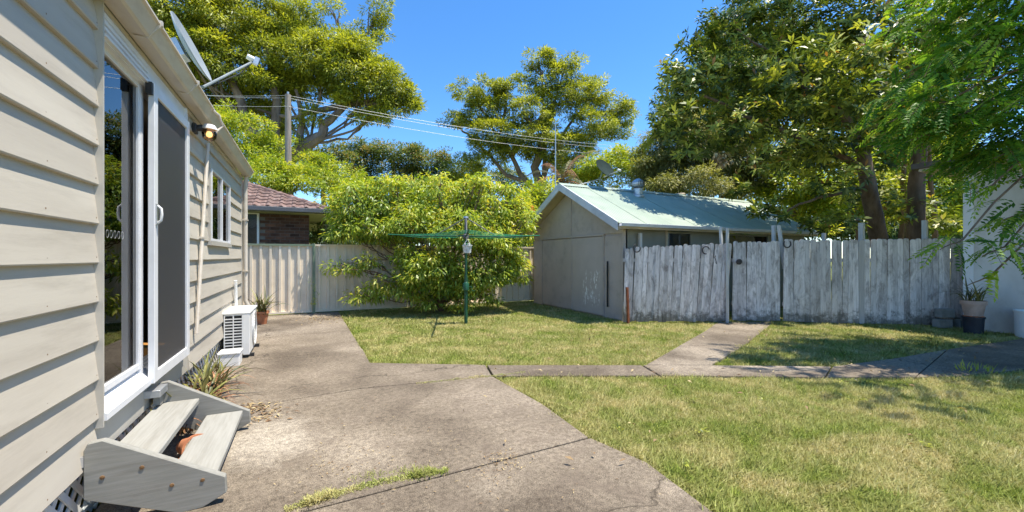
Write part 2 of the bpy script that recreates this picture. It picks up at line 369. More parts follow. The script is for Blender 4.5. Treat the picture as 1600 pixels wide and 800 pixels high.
MT['leaf_gum'] = leaf_mat('gum_leaf', [(0, (0.11, 0.148, 0.0308)), (.35, (0.22, 0.262, 0.044)), (.7, (0.374, 0.412, 0.0495)), (1, (0.594, 0.596, 0.077))], .3, .5)
MT['leaf_far'] = leaf_mat('far_gum_leaf', [(0, (0.0656, 0.118, 0.0468)), (.5, (0.122, 0.185, 0.0624)), (.85, (0.244, 0.286, 0.078)), (1, (0.45, 0.336, 0.156))], .25, .5)
MT['leaf_light'] = leaf_mat('bright_bush_leaf', [(0, (0.116, 0.175, 0.02)), (.4, (0.232, 0.325, 0.03)), (.8, (0.42, 0.475, 0.05)), (1, (0.609, 0.575, 0.09))], .35, .45)
MT['leaf_peach'] = leaf_mat('peach_leaf', [(0, (.06, .11, .02)), (.2, (.15, .24, .035)), (.5, (.31, .41, .055)), (.8, (.47, .53, .08)), (1, (.6, .52, .10))], .4, .42)
MT['leaf_grey'] = leaf_mat('grey_green_leaf', [(0, (0.098, 0.117, 0.0385)), (.5, (0.196, 0.215, 0.066)), (1, (0.392, 0.377, 0.132))], .3, .6)
MT['leaf_mag'] = leaf_mat('glossy_dark_leaf', [(0, (.03, .055, .02)), (.3, (.085, .125, .03)), (.52, (.22, .27, .05)), (.75, (.46, .49, .09)), (.93, (.62, .60, .16)), (1, (.45, .22, .07))], .3, .4, .35)
MT['leaf_fern'] = leaf_mat('feathery_leaflet', [(0, (.035, .10, .025)), (.35, (.09, .21, .035)), (.7, (.22, .38, .05)), (1, (.5, .56, .09))], .45, .5, .2)
MT['strap'] = pm('strap_leaf', (.05, .075, .02), (.24, .21, .06), 6, rough=.5, bs=.05, rv=.5)
MT['strap_dead'] = pm('dead_strap_leaf', (.17, .055, .03), (.42, .24, .12), 8, rough=.9, bs=.1, rv=.3)
MT['red'] = pm('red_petal', (.6, .015, .03), (.75, .04, .06), 8, rough=.6, bs=0)
def picket_mat():
    m, nt, b, N, L = new_mat('flaking_white_picket'); co = coords(nt, (14, 14, .9), False, True); c2 = coords(nt, (3, 3, 1.2), False, True); c3 = coords(nt)
    c = ramp(nt, noise(nt, co, 2.5, 7, .7), [(.3, (.54, .48, .45)), (.5, (.75, .69, .66)), (.7, (.86, .81, .78))])
    c = mixc(nt, ramp(nt, noise(nt, c2, 2.2, 8, .75, .6), [(.46, 0.0), (.64, .8)]), c, (.25, .21, .19))
    sx = N('ShaderNodeSeparateXYZ'); L(c3, sx.inputs[0]); h = N('ShaderNodeMapRange'); h.inputs[1].default_value = .03; h.inputs[2].default_value = .55; h.inputs[3].default_value = .28; h.inputs[4].default_value = -.1
    L(sx.outputs[2], h.inputs[0]); ad = N('ShaderNodeMath'); L(h.outputs[0], ad.inputs[0]); L(noise(nt, c3, 5, 8, .8), ad.inputs[1])
    c = mixc(nt, ramp(nt, ad.outputs[0], [(.60, 0.0), (.74, .75)]), c, (.075, .07, .05))
    oi = N('ShaderNodeObjectInfo'); r = N('ShaderNodeMapRange'); r.inputs[3].default_value = .72; r.inputs[4].default_value = 1.1; L(oi.outputs['Random'], r.inputs[0])
    cb = N('ShaderNodeCombineColor'); [L(r.outputs[0], cb.inputs[i]) for i in range(3)]
    c = mixc(nt, 1.0, c, cb.outputs[0], 'MULTIPLY'); L(c, b.inputs['Base Color']); b.inputs['Roughness'].default_value = .85; b.inputs['Specular IOR Level'].default_value = .2
    bump(nt, b, noise(nt, co, 5, 6, .7), .5, .004); return m
MT['picket'] = picket_mat()
def grass_mat():
    m, nt, b, N, L = new_mat('grass_blades'); co = coords(nt, (1, 1, 0))
    at = N('ShaderNodeAttribute'); at.attribute_name = 'rnd'
    green = ramp(nt, at.outputs['Fac'], [(0, (.09, .14, .022)), (.5, (.23, .31, .045)), (1, (.46, .52, .10))])
    dry = ramp(nt, at.outputs['Fac'], [(0, (.38, .33, .12)), (.5, (.58, .51, .22)), (1, (.75, .67, .36))])
    f = ramp(nt, noise(nt, co, 1.9, 8, .78, .6), [(.37, 0.0), (.49, .45), (.6, 1.0)])
    c = mixc(nt, f, green, dry); L(c, b.inputs['Base Color']); b.inputs['Roughness'].default_value = .7; b.inputs['Specular IOR Level'].default_value = .25
    tr = N('ShaderNodeBsdfTranslucent'); L(c, tr.inputs[0]); mx = N('ShaderNodeMixShader'); mx.inputs[0].default_value = .3
    L(b.outputs[0], mx.inputs[1]); L(tr.outputs[0], mx.inputs[2]); L(mx.outputs[0], nt.nodes['Material Output'].inputs[0]); return m
MT['grass'] = grass_mat()

# ================================================================== the ground
WV = -1.0; FU = 10.85
MB().add([(-150, -60, -.03), (150, -60, -.03), (150, 200, -.03), (-150, 200, -.03)], [(0, 1, 2, 3)]).top('ground', MT['soil'], kind='structure')
def slab(name, pts, z=0.006, inset=.013):
    """one poured slab: polygon on the ground, with thickness and a small gap to its neighbours"""
    P = [Vector((p.x, p.y)) for p in pts]; c = sum(P, Vector((0, 0)))/len(P)
    Q = [p+(c-p).normalized()*inset for p in P]
    mb = MB().prism([(q.x, q.y, z-.09) for q in Q], (0, 0, .09))
    o = mb.top(name, MT['concrete'], kind='structure', bevel=.006); return o
g = lambda x, y: G(x, y)
HX = WV-.02
def hw(U): return Vector((HX, U, 0))
J1 = [g(440, 797), g(560, 762), g(700, 738), g(800, 712), g(922, 684)]
J2 = [g(385, 637), g(560, 608), g(770, 588)]
u1 = J1[0].y-(J1[1]-J1[0]).y/(J1[1]-J1[0]).x*(J1[0].x-HX)
u2 = J2[0].y-(J2[1]-J2[0]).y/(J2[1]-J2[0]).x*(J2[0].x-HX)
e1, e2, e3, e4, e5 = g(1115, 800), g(1010, 722), g(922, 684), g(850, 632), g(770, 588)
ex = e1+(e1-e2)*1.6
slab('patio_slab', [Vector((HX, -2.5, 0)), Vector((ex.x+.4, -2.5, 0)), ex, e1, e2, e3]+[hw(u1)])
slab('patio_slab', [hw(u1), e3, e4, e5, J2[1], hw(u2)])
b1, b2, b3, b4 = g(740, 570), g(578, 567), g(548, 518), g(532, 491)
j3 = (g(380, 566), g(566, 545)); j3u = j3[0].y-(j3[1]-j3[0]).y/(j3[1]-j3[0]).x*(j3[0].x-HX)
j4 = (g(400, 529), g(548, 517)); j4u = j4[0].y-(j4[1]-j4[0]).y/(j4[1]-j4[0]).x*(j4[0].x-HX)
slab('patio_slab', [hw(u2), J2[1], e5, g(760, 571), b1, b2, j3[1], hw(j3u)])
slab('patio_slab', [hw(j3u), j3[1], j4[1], hw(j4u)])
slab('patio_slab', [hw(j4u), j4[1], b4, Vector((b4.x, FU+.05, 0)), Vector((HX-1.6, FU+.05, 0)), Vector((HX-1.6, j4u+.2, 0))])
slab('path_slab', [g(760, 571), g(1003, 571), g(1030, 587), e5])
slab('path_slab', [g(1003, 571), g(1118, 571), g(1300, 573), g(1290, 590), g(1030, 587)])
slab('path_slab', [g(1300, 573), g(1400, 560), g(1480, 546), g(1430, 590), g(1290, 590)])
slab('path_slab', [g(1480, 546), g(1600, 529), g(1760, 512), g(1800, 560), g(1620, 575), g(1500, 588), g(1430, 590)])
slab('path_slab', [g(1008, 571), g(1060, 541), g(1162, 541), g(1112, 571)])
slab('path_slab', [g(1060, 541), g(1100, 518), g(1122, 503), g(1210, 503), g(1186, 523), g(1162, 541)])
EDGE = [ex, e1, e2, e3, e4, e5]

# ------------------------------------------------------------------ grass
def in_poly(x, y, P):
    r = np.zeros(len(x), bool); n = len(P); j = n-1
    for i in range(n):
        xi, yi, xj, yj = P[i][0], P[i][1], P[j][0], P[j][1]
        r ^= ((yi > y) != (yj > y)) & (x < (xj-xi)*(y-yi)/((yj-yi) if abs(yj-yi) > 1e-9 else 1e-9)+xi); j = i
    return r
def wob(a): return a
def blades(poly, dens, h, wd, clump=True, edge=.0):
    P = [(p[0], p[1]) for p in poly]; a = np.array(P); lo, hi = a.min(0), a.max(0)
    n = int(dens*(hi[0]-lo[0])*(hi[1]-lo[1])); x = RNG.uniform(lo[0], hi[0], n); y = RNG.uniform(lo[1], hi[1], n)
    rag = .03+.03*np.sin(x*7+y*5)*np.sin(x*3.1-y*8); jx = x+RNG.normal(0, 1, n)*rag; jy = y+RNG.normal(0, 1, n)*rag
    k = in_poly(jx, jy, P); x, y = x[k], y[k]
    yc = x*sA+y*cA; xc = x*cA-y*sA
    keep = (yc > 1.7) & (np.abs(xc) < yc*1.75+.6) & (RNG.random(len(x)) < np.clip((4.2/np.maximum(yc, 1))**1.25, .12, 1)); x, y, yc = x[keep], y[keep], yc[keep]
    n = len(x); b = np.stack([x, y, np.full(n, -.03)], 1); ang = RNG.uniform(0, 2*PI, n); lean = RNG.uniform(.3, 2.2, n)
    d = np.stack([np.cos(ang)*lean, np.sin(ang)*lean, np.ones(n)], 1)
    nn = np.stack([-np.cos(ang+.5), -np.sin(ang+.5), np.full(n, .3)], 1)
    hh = h*(.4+1.0*RNG.random(n)+.9*(RNG.random(n) < .03))*(1+.45*np.sin(x*5.1+np.sin(y*3.3)*2)*np.sin(y*4.3+x)); ww = wd*(.7+.6*RNG.random(n))*np.clip(yc/4.2, 1, 2.3)
    return leaf_quads(b, d, nn, hh+.03, ww, .1, .4), RNG.random(n)
lawnA = [b4, b3, b2, b1, g(1003, 570), g(1060, 541), g(1122, 503), Vector((8.2, 3.9, 0)), g(1180, 488), Vector((7.5, 11.0, 0)), Vector((b4.x, 10.9, 0))]
lawnB = [g(1210, 503), g(1186, 523), g(1118, 571), g(1300, 572), g(1400, 559), g(1480, 545), g(1600, 528), g(1780, 508), g(1700, 498), g(1400, 497)]
lawnC = [ex, e1, e2, e3, e4, e5, g(1030, 588), g(1290, 591), g(1430, 591), g(1500, 589), g(1620, 576), g(1800, 561), Vector((9.9, 1.5, 0)), Vector((9.9, -2, 0)), Vector((5, -2.2, 0))]
Qs, Rs = [], []
for P, h in ((lawnA, .034), (lawnB, .042), (lawnC, .034)):
    q, r = blades(P, 14000, h, .0052); Qs.append(q); Rs.append(r)
me = quads_mesh('grass', np.concatenate(Qs), np.concatenate(Rs), MT['grass'], (0, 0, 0)); o = bpy.data.objects.new('grass', me); C.objects.link(o)
tag(o, 'patchy green and straw coloured lawn growing on both sides of the concrete path', 'grass', kind='stuff')
def strip(P, wd, dens, h, bw, jit=.5):
    qs, rs = [], []
    for a, b_ in zip(P[:-1], P[1:]):
        L_ = (b_-a).length; n = int(dens*L_); t = RNG.random(n)
        s = (b_-a).normalized(); nx = np.array([-s.y, s.x, 0]); off = RNG.normal(0, wd*.5, n)
        base = np.array(a)[None]*(1-t[:, None])+np.array(b_)[None]*t[:, None]+nx[None]*off[:, None]; base[:, 2] = 0.004
        hmul = np.clip(1.2-np.abs(off)/wd*.5, .2, 1)*(.35+.65*np.clip(np.sin(base[:, 0]*9+base[:, 1]*13)+np.sin(base[:, 0]*23), 0, 1))
        ang = RNG.uniform(0, 2*PI, n); lean = RNG.uniform(.3, 2.0, n)
        d = np.stack([np.cos(ang)*lean, np.sin(ang)*lean, np.ones(n)], 1); nn = np.stack([-np.cos(ang), -np.sin(ang), np.full(n, .3)], 1)
        qs.append(leaf_quads(base, d, nn, h*hmul*(.5+RNG.random(n)), np.full(n, bw), .1)); rs.append(RNG.random(n))
    return np.concatenate(qs), np.concatenate(rs)
def stuff(name, q, r, m, label, cat, group=None):
    me = quads_mesh(name, q, r, m, (0, 0, 0)); o = bpy.data.objects.new(name, me); C.objects.link(o); return tag(o, label, cat, group, 'stuff')
q, r = strip([g(445, 800), g(520, 775), g(590, 755), g(700, 737)], .045, 2600, .045, .005); q2, r2 = strip([g(540, 752), g(600, 742), g(690, 732)], .05, 500, .04, .004)
stuff('weeds', np.concatenate([q, q2]), np.concatenate([r, r2]), MT['grass'], 'bright green grass weeds sprouting along the nearest joint of the concrete', 'weeds')
q, r = strip([g(650, 600), g(770, 588), g(820, 582)], .05, 1100, .025, .004); q2, r2 = strip([g(940, 680), g(985, 690), g(930, 650), g(850, 628), g(790, 600)], .025, 500, .03, .004)
stuff('weeds', np.concatenate([q, q2]), np.concatenate([r, r2]), MT['grass'], 'dry grass creeping into the joint where path meets patio', 'weeds')
def litter(cx, cy, rx, n, L_=.03):
    c = np.array(g(cx, cy)); p = c+RNG.normal(size=(n, 3))*np.array([rx, rx, 0]); p[:, 2] = .010+RNG.random(n)*.012
    d = sph(n); d[:, 2] *= .15; nn = np.tile([0, 0, 1.], (n, 1))+sph(n)*.3
    return leaf_quads(p, d, nn, L_*(.5+RNG.random(n)), L_*.3*(.5+RNG.random(n)), .2), RNG.random(n)
LQ = [litter(790, 722, .07, 90, .022), litter(770, 735, .12, 40, .02), litter(520, 735, .15, 70, .02), litter(400, 650, .12, 120, .05), litter(390, 640, .06, 90, .05), litter(620, 720, .3, 20, .02), litter(1350, 560, .5, 60, .05), litter(510, 498, .35, 240, .05), litter(690, 490, .35, 260, .05), litter(600, 488, .5, 160, .05)]
x = [litter(random.uniform(420, 1050), random.uniform(500, 790), .25, 5, .02) for _ in range(40)]
LQ += x
stuff('leaf_litter', np.concatenate([a[0] for a in LQ]), np.concatenate([a[1] for a in LQ]), MT['litter'], 'brown dry leaves and twigs scattered over the concrete slabs', 'leaf litter')

# ================================================================== the weatherboard house
UC = onV(375, 400, WV).y                      # far corner
house = thing('weatherboard_house', 'beige weatherboard house with white sliding door along the left of the yard', 'house', (WV, 4.0, 0))
z0, st = 1.315-.0, .203
zs = [z0+st*k for k in range(-5, 9)]          # lower edge of each board
UT0 = onV(145, 400, WV).y; UT1 = onV(291, 400, WV).y
ZTOP = 2.70; WB = zs[0]                       # wall from WB to ZTOP
def board(u0, u1, z, h=st):
    top = min(z+h+.02, ZTOP)
    if top-z < .03: return
    pr = [(WV+.026, 0, z), (WV+.029, 0, z+.006), (WV+.004, 0, top), (WV-.014, 0, top), (WV-.004, 0, z)]
    MB().prism([(a, u0, c) for a, _, c in pr], (0, u1-u0, 0)).build('weatherboard', MT['board'], house)
wz0, wz1 = onV(323, 376, WV).z, onV(323, 262, WV).z
wu0, wu1 = onV(323, 300, WV).y, onV(354, 300, WV).y
for z in zs:
    board(-2.2, UT0+.005, z)
    if z+st > wz0 and z < wz1:
        board(UT1-.01, wu0+.01, z); board(wu1-.01, UC-.03, z)
        if z+st > wz1+.03: board(wu0+.01, wu1-.01, wz1+.03, z+st-wz1-.03)
        if z < wz0-.06: board(wu0+.01, wu1-.01, z, wz0-.05-z)
    else: board(UT1-.01, UC-.03, z)
MB().box((WV-.10, -2.2, WB+.02), (WV-.02, UT0, 2.72)).build('wall_frame', MT['dark'], house)
MB().box((WV-.10, UT1, WB+.02), (WV-.02, UC-.03, wz0-.02)).box((WV-.10, UT1, wz1+.02), (WV-.02, UC-.03, 2.72)).box((WV-.10, UT1, wz0-.02), (WV-.02, wu0, wz1+.02)).box((WV-.10, wu1, wz0-.02), (WV-.02, UC-.03, wz1+.02)).build('wall_frame', MT['dark'], house)
MB().box((WV-.05, UC-.045, WB-.01), (WV+.035, UC+.03, 2.72)).build('corner_board', MT['trim'], house)
nb = MB(); ks = 0
for z in zs:
    for u in [UT0-.03-.45*q-random.uniform(0, .015) for q in range(9)]+[UT1+.06, UT1+.55, UT1+1.5, UC-.08]:
        c_ = Vector((WV+.0265, u, z+.03+random.uniform(-.004, .004))); nb.add([c_+Vector((0, .0045*math.cos(q*PI/3), .0045*math.sin(q*PI/3))) for q in range(6)], [tuple(range(6))])
o = nb.build('nail_heads', MT['knot'], house); o['kind'] = 'stuff'
# end wall and far side, closing the house
MB().box((WV-5, UC-.10, WB), (WV-.06, UC-.002, 2.8)).box((WV-5.1, -2.2, .2), (WV-5.0, UC, 2.8)).box((WV-5, -2.3, .2), (WV-.0, -2.2, 2.8)).build('wall', MT['board'], house)
MB().box((WV-5.0, -2.2, .50), (WV-.11, UC-.10, .56)).build('floor', MT['timber_floor'], house)
MB().box((WV-4.9, -2.1, 2.62), (WV-.11, UC-.11, 2.66)).box((WV-3.4, .3, .56), (WV-3.3, 6.5, 2.62)).build('ceiling', MT['plaster'], house)
# base plate under the door and the boards
MB().box((WV-.06, UT0-.02, .30), (WV+.012, UC-.03, .49)).build('base_board', MT['trim'], house)
# trims
MB().box((WV-.02, UT0-.0, .455), (WV+.045, onV(161, 400, WV+.045).y, ZTOP+.02)).build('door_trim', MT['trim'], house)
MB().box((WV-.02, UT0-.002, 2.665), (WV+.03, UC-.045, 2.70)).build('frieze_board', MT['gutter'], house)
# gutter: quad profile
gp = [(.035, 2.700), (.125, 2.690), (.140, 2.700), (.175, 2.775), (.190, 2.782), (.190, 2.795), (.165, 2.800), (.160, 2.780), (.12, 2.715), (.045, 2.722), (.040, 2.80), (.035, 2.80)]
MB().prism([(WV+a, -2.2, b_) for a, b_ in gp], (0, UC+.06+2.2, 0)).build('gutter', MT['gutter'], house)
MB().prism([(WV+a, 0, b_) for a, b_ in [(.03, 2.695), (.19, 2.685), (.195, 2.80), (.03, 2.80)]], (0, .004, 0)).v
MB().prism([(WV+a, UC+.058, b_) for a, b_ in [(.033, 2.698), (.127, 2.687), (.193, 2.78), (.193, 2.80), (.033, 2.802)]], (0, .006, 0)).build('gutter_end', MT['gutter'], house)
for px, py in ((244, 50), (304, 158)):
    u = onV(px, py, WV+.17).y
    MB().prism([(WV+a, u, b_) for a, b_ in [(.06, 2.688), (.128, 2.684), (.20, 2.778), (.20, 2.806), (.15, 2.806), (.15, 2.80), (.19, 2.80), (.12, 2.693)]], (0, .022, 0)).build('gutter_clip', MT['gutter'], house)
# roof
rp = []
nn_ = 200
L0, L1 = -2.2, UC+.08
mb = MB()
for i in range(nn_+1):
    u = L0+(L1-L0)*i/nn_; dz = .009*math.sin(i*PI/2*1.0)
    mb.v += [(WV+.10, u, 2.80+dz), (WV-2.6, u, 3.34+dz)]
mb.f += [(2*i, 2*i+1, 2*i+3, 2*i+2) for i in range(nn_)]
mb.build('roof', MT['roof'], house)
mb2 = MB().add([(WV-2.6, L0, 3.33), (WV-2.6, L1, 3.33), (WV-5.2, L1, 2.8), (WV-5.2, L0, 2.8)], [(0, 1, 2, 3)])
mb2.prism([(WV-.02, UC-.02, 2.72), (WV-2.6, UC-.02, 3.30), (WV-5.1, UC-.02, 2.78)], (0, .02, 0)); mb2.build('roof', MT['roof'], house)
# downpipe
dpu = UC-.01
mb = MB().tube([(WV+.09, UC-.0, 2.70), (WV+.085, UC-.0, 2.62), (WV+.075, UC-.0, 2.56), (WV+.075, UC, .62), (WV+.12, UC, .52), (WV+.12, UC, .03)], .033, 10)
dp = mb.build('downpipe', MT['gutter'], house, smooth=True)
for z in (1.95, 1.1):
    MB().box((WV+.03, UC-.045, z), (WV+.115, UC+.045, z+.02)).build('pipe_clip', MT['gutter'], dp)
# ---- sliding door: fixed glass, head track, screen leaf
door = thing('tmp', None, None, (0, 0, 0)); bpy.data.objects.remove(door)
uA = onV(161, 400, WV+.04).y; uB = onV(219, 400, WV).y; uC_ = onV(234, 400, WV+.05).y; uD = onV(291, 400, WV+.05).y
zt = 2.655; zb = .50
fr = MB().box((WV-.06, uA, 2.50), (WV+.035, uD, zt)).build('door_head', MT['white'], house)
for k in range(4):
    MB().box((WV+.036, uA+.002, 2.512+k*.036), (WV+.052-.004*k, uC_, 2.512+k*.036+.016)).build('track_rib', MT['white'], fr)
sill = MB().prism([(WV-.09, uA, .50), (WV+.055, uA, .485), (WV+.055, uA, .52), (WV-.005, uA, .575), (WV-.09, uA, .60)], (0, uD-uA, 0)).build('door_sill', MT['white'], house)
for k in range(3):
    MB().box((WV-.078+k*.026, uA+.002, .585-k*.008), (WV-.070+k*.026, uD-.005, .612-k*.008)).build('sill_track', MT['white'], sill)
def framed(name, u0, u1, z0_, z1_, x, wdt, dep, glassm, gname, parent=house):
    mb = MB().box((x-dep, u0, z0_), (x, u0+wdt, z1_)).box((x-dep, u1-wdt, z0_), (x, u1, z1_)).box((x-dep, u0+wdt, z0_), (x-.002, u1-wdt, z0_+wdt)).box((x-dep, u0+wdt, z1_-wdt), (x-.002, u1-wdt, z1_))
    f = mb.build(name, MT['white'], parent, bevel=.003)
    MB().box((x-dep*.6, u0+wdt-.004, z0_+wdt-.004), (x-dep*.6+.005, u1-wdt+.004, z1_-wdt+.004)).build(gname, glassm, f)
    return f
fx = framed('fixed_panel', uA-.03, uB, .60, 2.51, WV+.006, .04, .035, MT['glass'], 'glass_pane')
cur = MB()
for k in range(14):
    u = uB-.24+k*.035; cur.box((WV-.20+.02*(k % 2), u, .60), (WV-.18+.02*(k % 2), u+.036, 2.48))
cur.build('curtain', MT['curtain'], house)
mb = MB().box((WV-.12, onV(184, 400, WV-.1).y, .60), (WV-.09, onV(191, 400, WV-.1).y, 2.5)); mb.build('inner_stile', MT['white'], house)
for k in range(5):                                        # ring decals on the glass
    u = onV(167+k*6, 341, WV-.012).y; mbr = MB(); c = Vector((WV-.012, u, 1.48)); n = 14
    pr = [(c+Vector((0, math.cos(2*PI*i/n)*.016, math.sin(2*PI*i/n)*.022))) for i in range(n)]
    mbr.tube(pr+[pr[0]], .0025, 5, False); mbr.build('ring_sticker', MT['white'], fx)
MB().box((WV-.05, uB+.004, .57), (WV+.0, uB+.03, 2.51)).build('door_seal', MT['black'], house)
MB().box((WV-.05, uB+.03, .56), (WV+.008, uC_-.01, 2.52)).build('door_jamb', MT['white'], house)
sc_ = framed('screen_door', uC_, uD, .49, 2.53, WV+.075, .075, .035, MT['mesh'], 'screen_mesh')
MB().box((WV+.035, uC_-.035, 2.44), (WV+.07, uC_-.002, 2.52)).build('track_guide', MT['black'], house)
MB().box((WV+.076, uC_+.022, 1.57), (WV+.082, uC_+.058, 1.71)).build('lock_plate', MT['galv'], sc_)
hd = [(WV+.080, uC_+.04, 1.53+.05), (WV+.10, uC_+.04, 1.53+.07), (WV+.103, uC_+.04, 1.64), (WV+.10, uC_+.04, 1.68), (WV+.080, uC_+.04, 1.70)]
MB().tube(hd, .009, 8).build('door_handle', MT['plastic'], sc_, smooth=True)
MB().box((WV-.06, uD-.002, .50), (WV+.05, uD+.05, zt)).build('door_jamb', MT['white'], house)
# ---- window
wf = framed('window', wu0, (wu0+wu1)/2+.02, wz0, wz1, WV+.05, .026, .05, MT['glass'], 'pane')
wf2 = framed('window', (wu0+wu1)/2-.02+.04, wu1, wz0, wz1, WV+.047, .026, .05, MT['glass'], 'pane')
MB().box((WV-.02, wu0-.05, wz0-.05), (WV+.055, wu1+.05, wz0-.003)).box((WV-.02, wu0-.05, wz0-.003), (WV+.04, wu0-.003, wz1+.05)).box((WV-.02, wu1+.003, wz0-.003), (WV+.04, wu1+.05, wz1+.05)).box((WV-.02, wu0-.003, wz1+.003), (WV+.04, wu1+.003, wz1+.05)).build('window_trim', MT['trim'], house)
MB().box((WV-.30, wu0-.1, wz0-.1), (WV-.29, wu1+.1, wz1+.1)).build('dark_window_backing', MT['dark'], house)  # dark sheet behind the panes, stands in for the unlit room
# ---- lattice skirt: crossed diagonal slats between ground and boards
def lattice(u0, u1, zt_, zb_=.0, sp=.115):
    h = zt_-zb_; L_ = h*1.4142
    meA = MB().obox((0, 0, 0), (.008, .032, L_+.03), Euler((PI/4, 0, 0))).mesh('lattice_slat', MT['plastic'])
    meB = MB().obox((0, 0, 0), (.008, .032, L_+.03), Euler((-PI/4, 0, 0))).mesh('lattice_slat', MT['plastic'])
    u = u0
    while u < u1:
        inst('lattice_slat', meA, house, (WV-.03, u, zb_+h/2)); inst('lattice_slat', meB, house, (WV-.041, u+sp/2, zb_+h/2)); u += sp
lattice(1.7, UC-.05, .31)
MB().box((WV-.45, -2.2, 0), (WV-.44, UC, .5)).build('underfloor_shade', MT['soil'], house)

# ---- flood lamp on the wall under the gutter
lc = onV(329, 207, WV+.16)
lamp = thing('wall_lamp', 'lit clear flood lamp on a black bracket below the house gutter', 'lamp', (WV+.03, lc.y, lc.z))
ub = onV(302, 196, WV+.03).y
MB().box((WV+.028, ub-.05, lc.z-.03), (WV+.06, ub+.05, lc.z+.06)).build('mounting_plate', MT['black'], lamp, bevel=.006)
arm_pts = [(WV+.05, ub, lc.z+.02), (WV+.09, (ub*2+lc.y)/3, lc.z+.03), (WV+.13, (ub+lc.y*3)/4, lc.z+.015)]
MB().tube(arm_pts, [.028, .034, .026], 10).build('bracket', MT['black'], lamp, smooth=True)
MB().lathe((WV+.15, lc.y, lc.z+.045), [(.012, .03), (.045, .025), (.062, 0), (.066, -.02), (.05, -.022)], 18).build('lamp_cap', MT['plastic'], lamp, smooth=True)
MB().lathe((WV+.15, lc.y, lc.z-.01), [(.001, -.075), (.03, -.07), (.055, -.045), (.062, 0), (.05, .03)], 18).build('lamp_glass', MT['bulb'], lamp, smooth=True)
MB().lathe((WV+.15, lc.y, lc.z-.02), [(.001, -.03), (.022, -.02), (.027, 0), (.018, .025), (.001, .03)], 12).build('lamp_bulb', MT['glow'], lamp, smooth=True)
# ---- conduit
c0, c1 = onV(325, 224, WV+.05), onV(309, 520, WV+.05)
cb_ = thing('conduit', 'pale conduit pipe running down the boards below the flood lamp', 'pipe', (WV+.05, c1.y, c1.z))
MB().tube([(WV+.05, c0.y, c0.z), (WV+.05, (c0.y+c1.y)/2-.03, (c0.z+c1.z)/2), (WV+.05, c1.y-.05, c1.z)], .017, 8).build('pipe', MT['gutter'], cb_, smooth=True)
zc_ = onV(311, 372, WV+.05).z
MB().box((WV+.02, (c0.y+c1.y)/2-.07, zc_), (WV+.072, (c0.y+c1.y)/2+.01, zc_+.02)).build('clip', MT['gutter'], cb_)
pts = [(WV+.19, lc.y+.06, lc.z+.02), (WV+.24, lc.y+.10, lc.z+.10), (WV+.22, lc.y+.05, lc.z+.19), (WV+.15, lc.y-.03, lc.z+.24), (WV+.05, lc.y-.1, lc.z+.25)]
MB().tube(pts, .012, 8).build('cable_loop', MT['gutter'], cb_, smooth=True)
# grey pipe lying by the lattice
a, b_ = G(128, 797, .03), G(186, 744, .03)
MB().tube([(a.x-.1*(b_-a).x, a.y-.1*(b_-a).y, .03), (b_.x, b_.y, .03), (b_.x-.01, b_.y+.5, .03)], .022, 10).top('waste_pipe', MT['grey_paint'], 'grey waste pipe lying on the concrete against the white lattice', 'pipe', smooth=True)

# ---- timber steps
s0, s1 = 2.70, 3.76
steps = thing('timber_steps', 'weathered grey timber steps with two open treads below the sliding door', 'steps', (-.75, (s0+s1)/2, 0))
def stringer(u, th=.042):
    pts = [(WV+.03, .17), (WV+.03, .405), (WV+.045, .44), (WV+.10, .447), (WV+.60, .150), (WV+.605, .06), (WV+.50, .006), (WV+.40, .004)]
    return MB().prism([(a, u, b_) for a, b_ in pts], (0, th, 0)).build('stringer', MT['deck'], steps, bevel=.004)
sn = stringer(s0); sf = stringer(s1)
def tread(x0, x1, z):
    return MB().box((x0, s0+.043, z-.038), (x1, s1-.001, z)).build('tread', MT['deck_u'], steps, bevel=.005)
tread(WV+.045, WV+.285, .300); tread(WV+.325, WV+.555, .165)
for x, z in ((.10, .265), (.25, .28), (.37, .16), (.50, .155)):
    MB().lathe((WV+x, s0-.001, z), [(.0005, .004), (.009, .003), (.0105, 0)], 10, Euler((PI/2, 0, 0))).build('bolt', MT['knot'], sn)
for z in (.36, .41):
    pass
MB().box((WV+.008, s0-.003, .33), (WV+.032, s0+.02, .38)).build('bracket', MT['galv'], steps)
MB().box((WV+.005, s1-.17, .385), (WV+.10, s1-.002, .435)).build('bracket', MT['galv'], steps, bevel=.003)
MB().box((WV+.04, s1-.09, .31), (WV+.08, s1-.002, .38)).build('cleat', MT['deck'], steps)

# broken terracotta pot under the treads
pc = G(288, 672, .0)
pot = thing('broken_pot', 'broken terracotta pot lying under the timber steps', 'pot', (WV+.33, 3.35, 0.008))
mb = MB().lathe((WV+.30, 3.42, .075), [(.05, -.09), (.075, .08), (.085, .08), (.085, .10), (.07, .10), (.062, .07), (.042, -.08)], 18, Euler((PI/2-.2, .3, .5))); mb.build('pot_body', MT['terra'], pot, smooth=True)
for k in range(7):
    R = Euler((random.uniform(-.4, .4), random.uniform(-.4, .4), random.uniform(0, 6)))
    MB().obox((WV+.28+random.uniform(-.06, .16), 3.25+random.uniform(-.12, .3), .03+.01*k), (.11, .07, .012), R).build('shard', MT['terra'], pot)

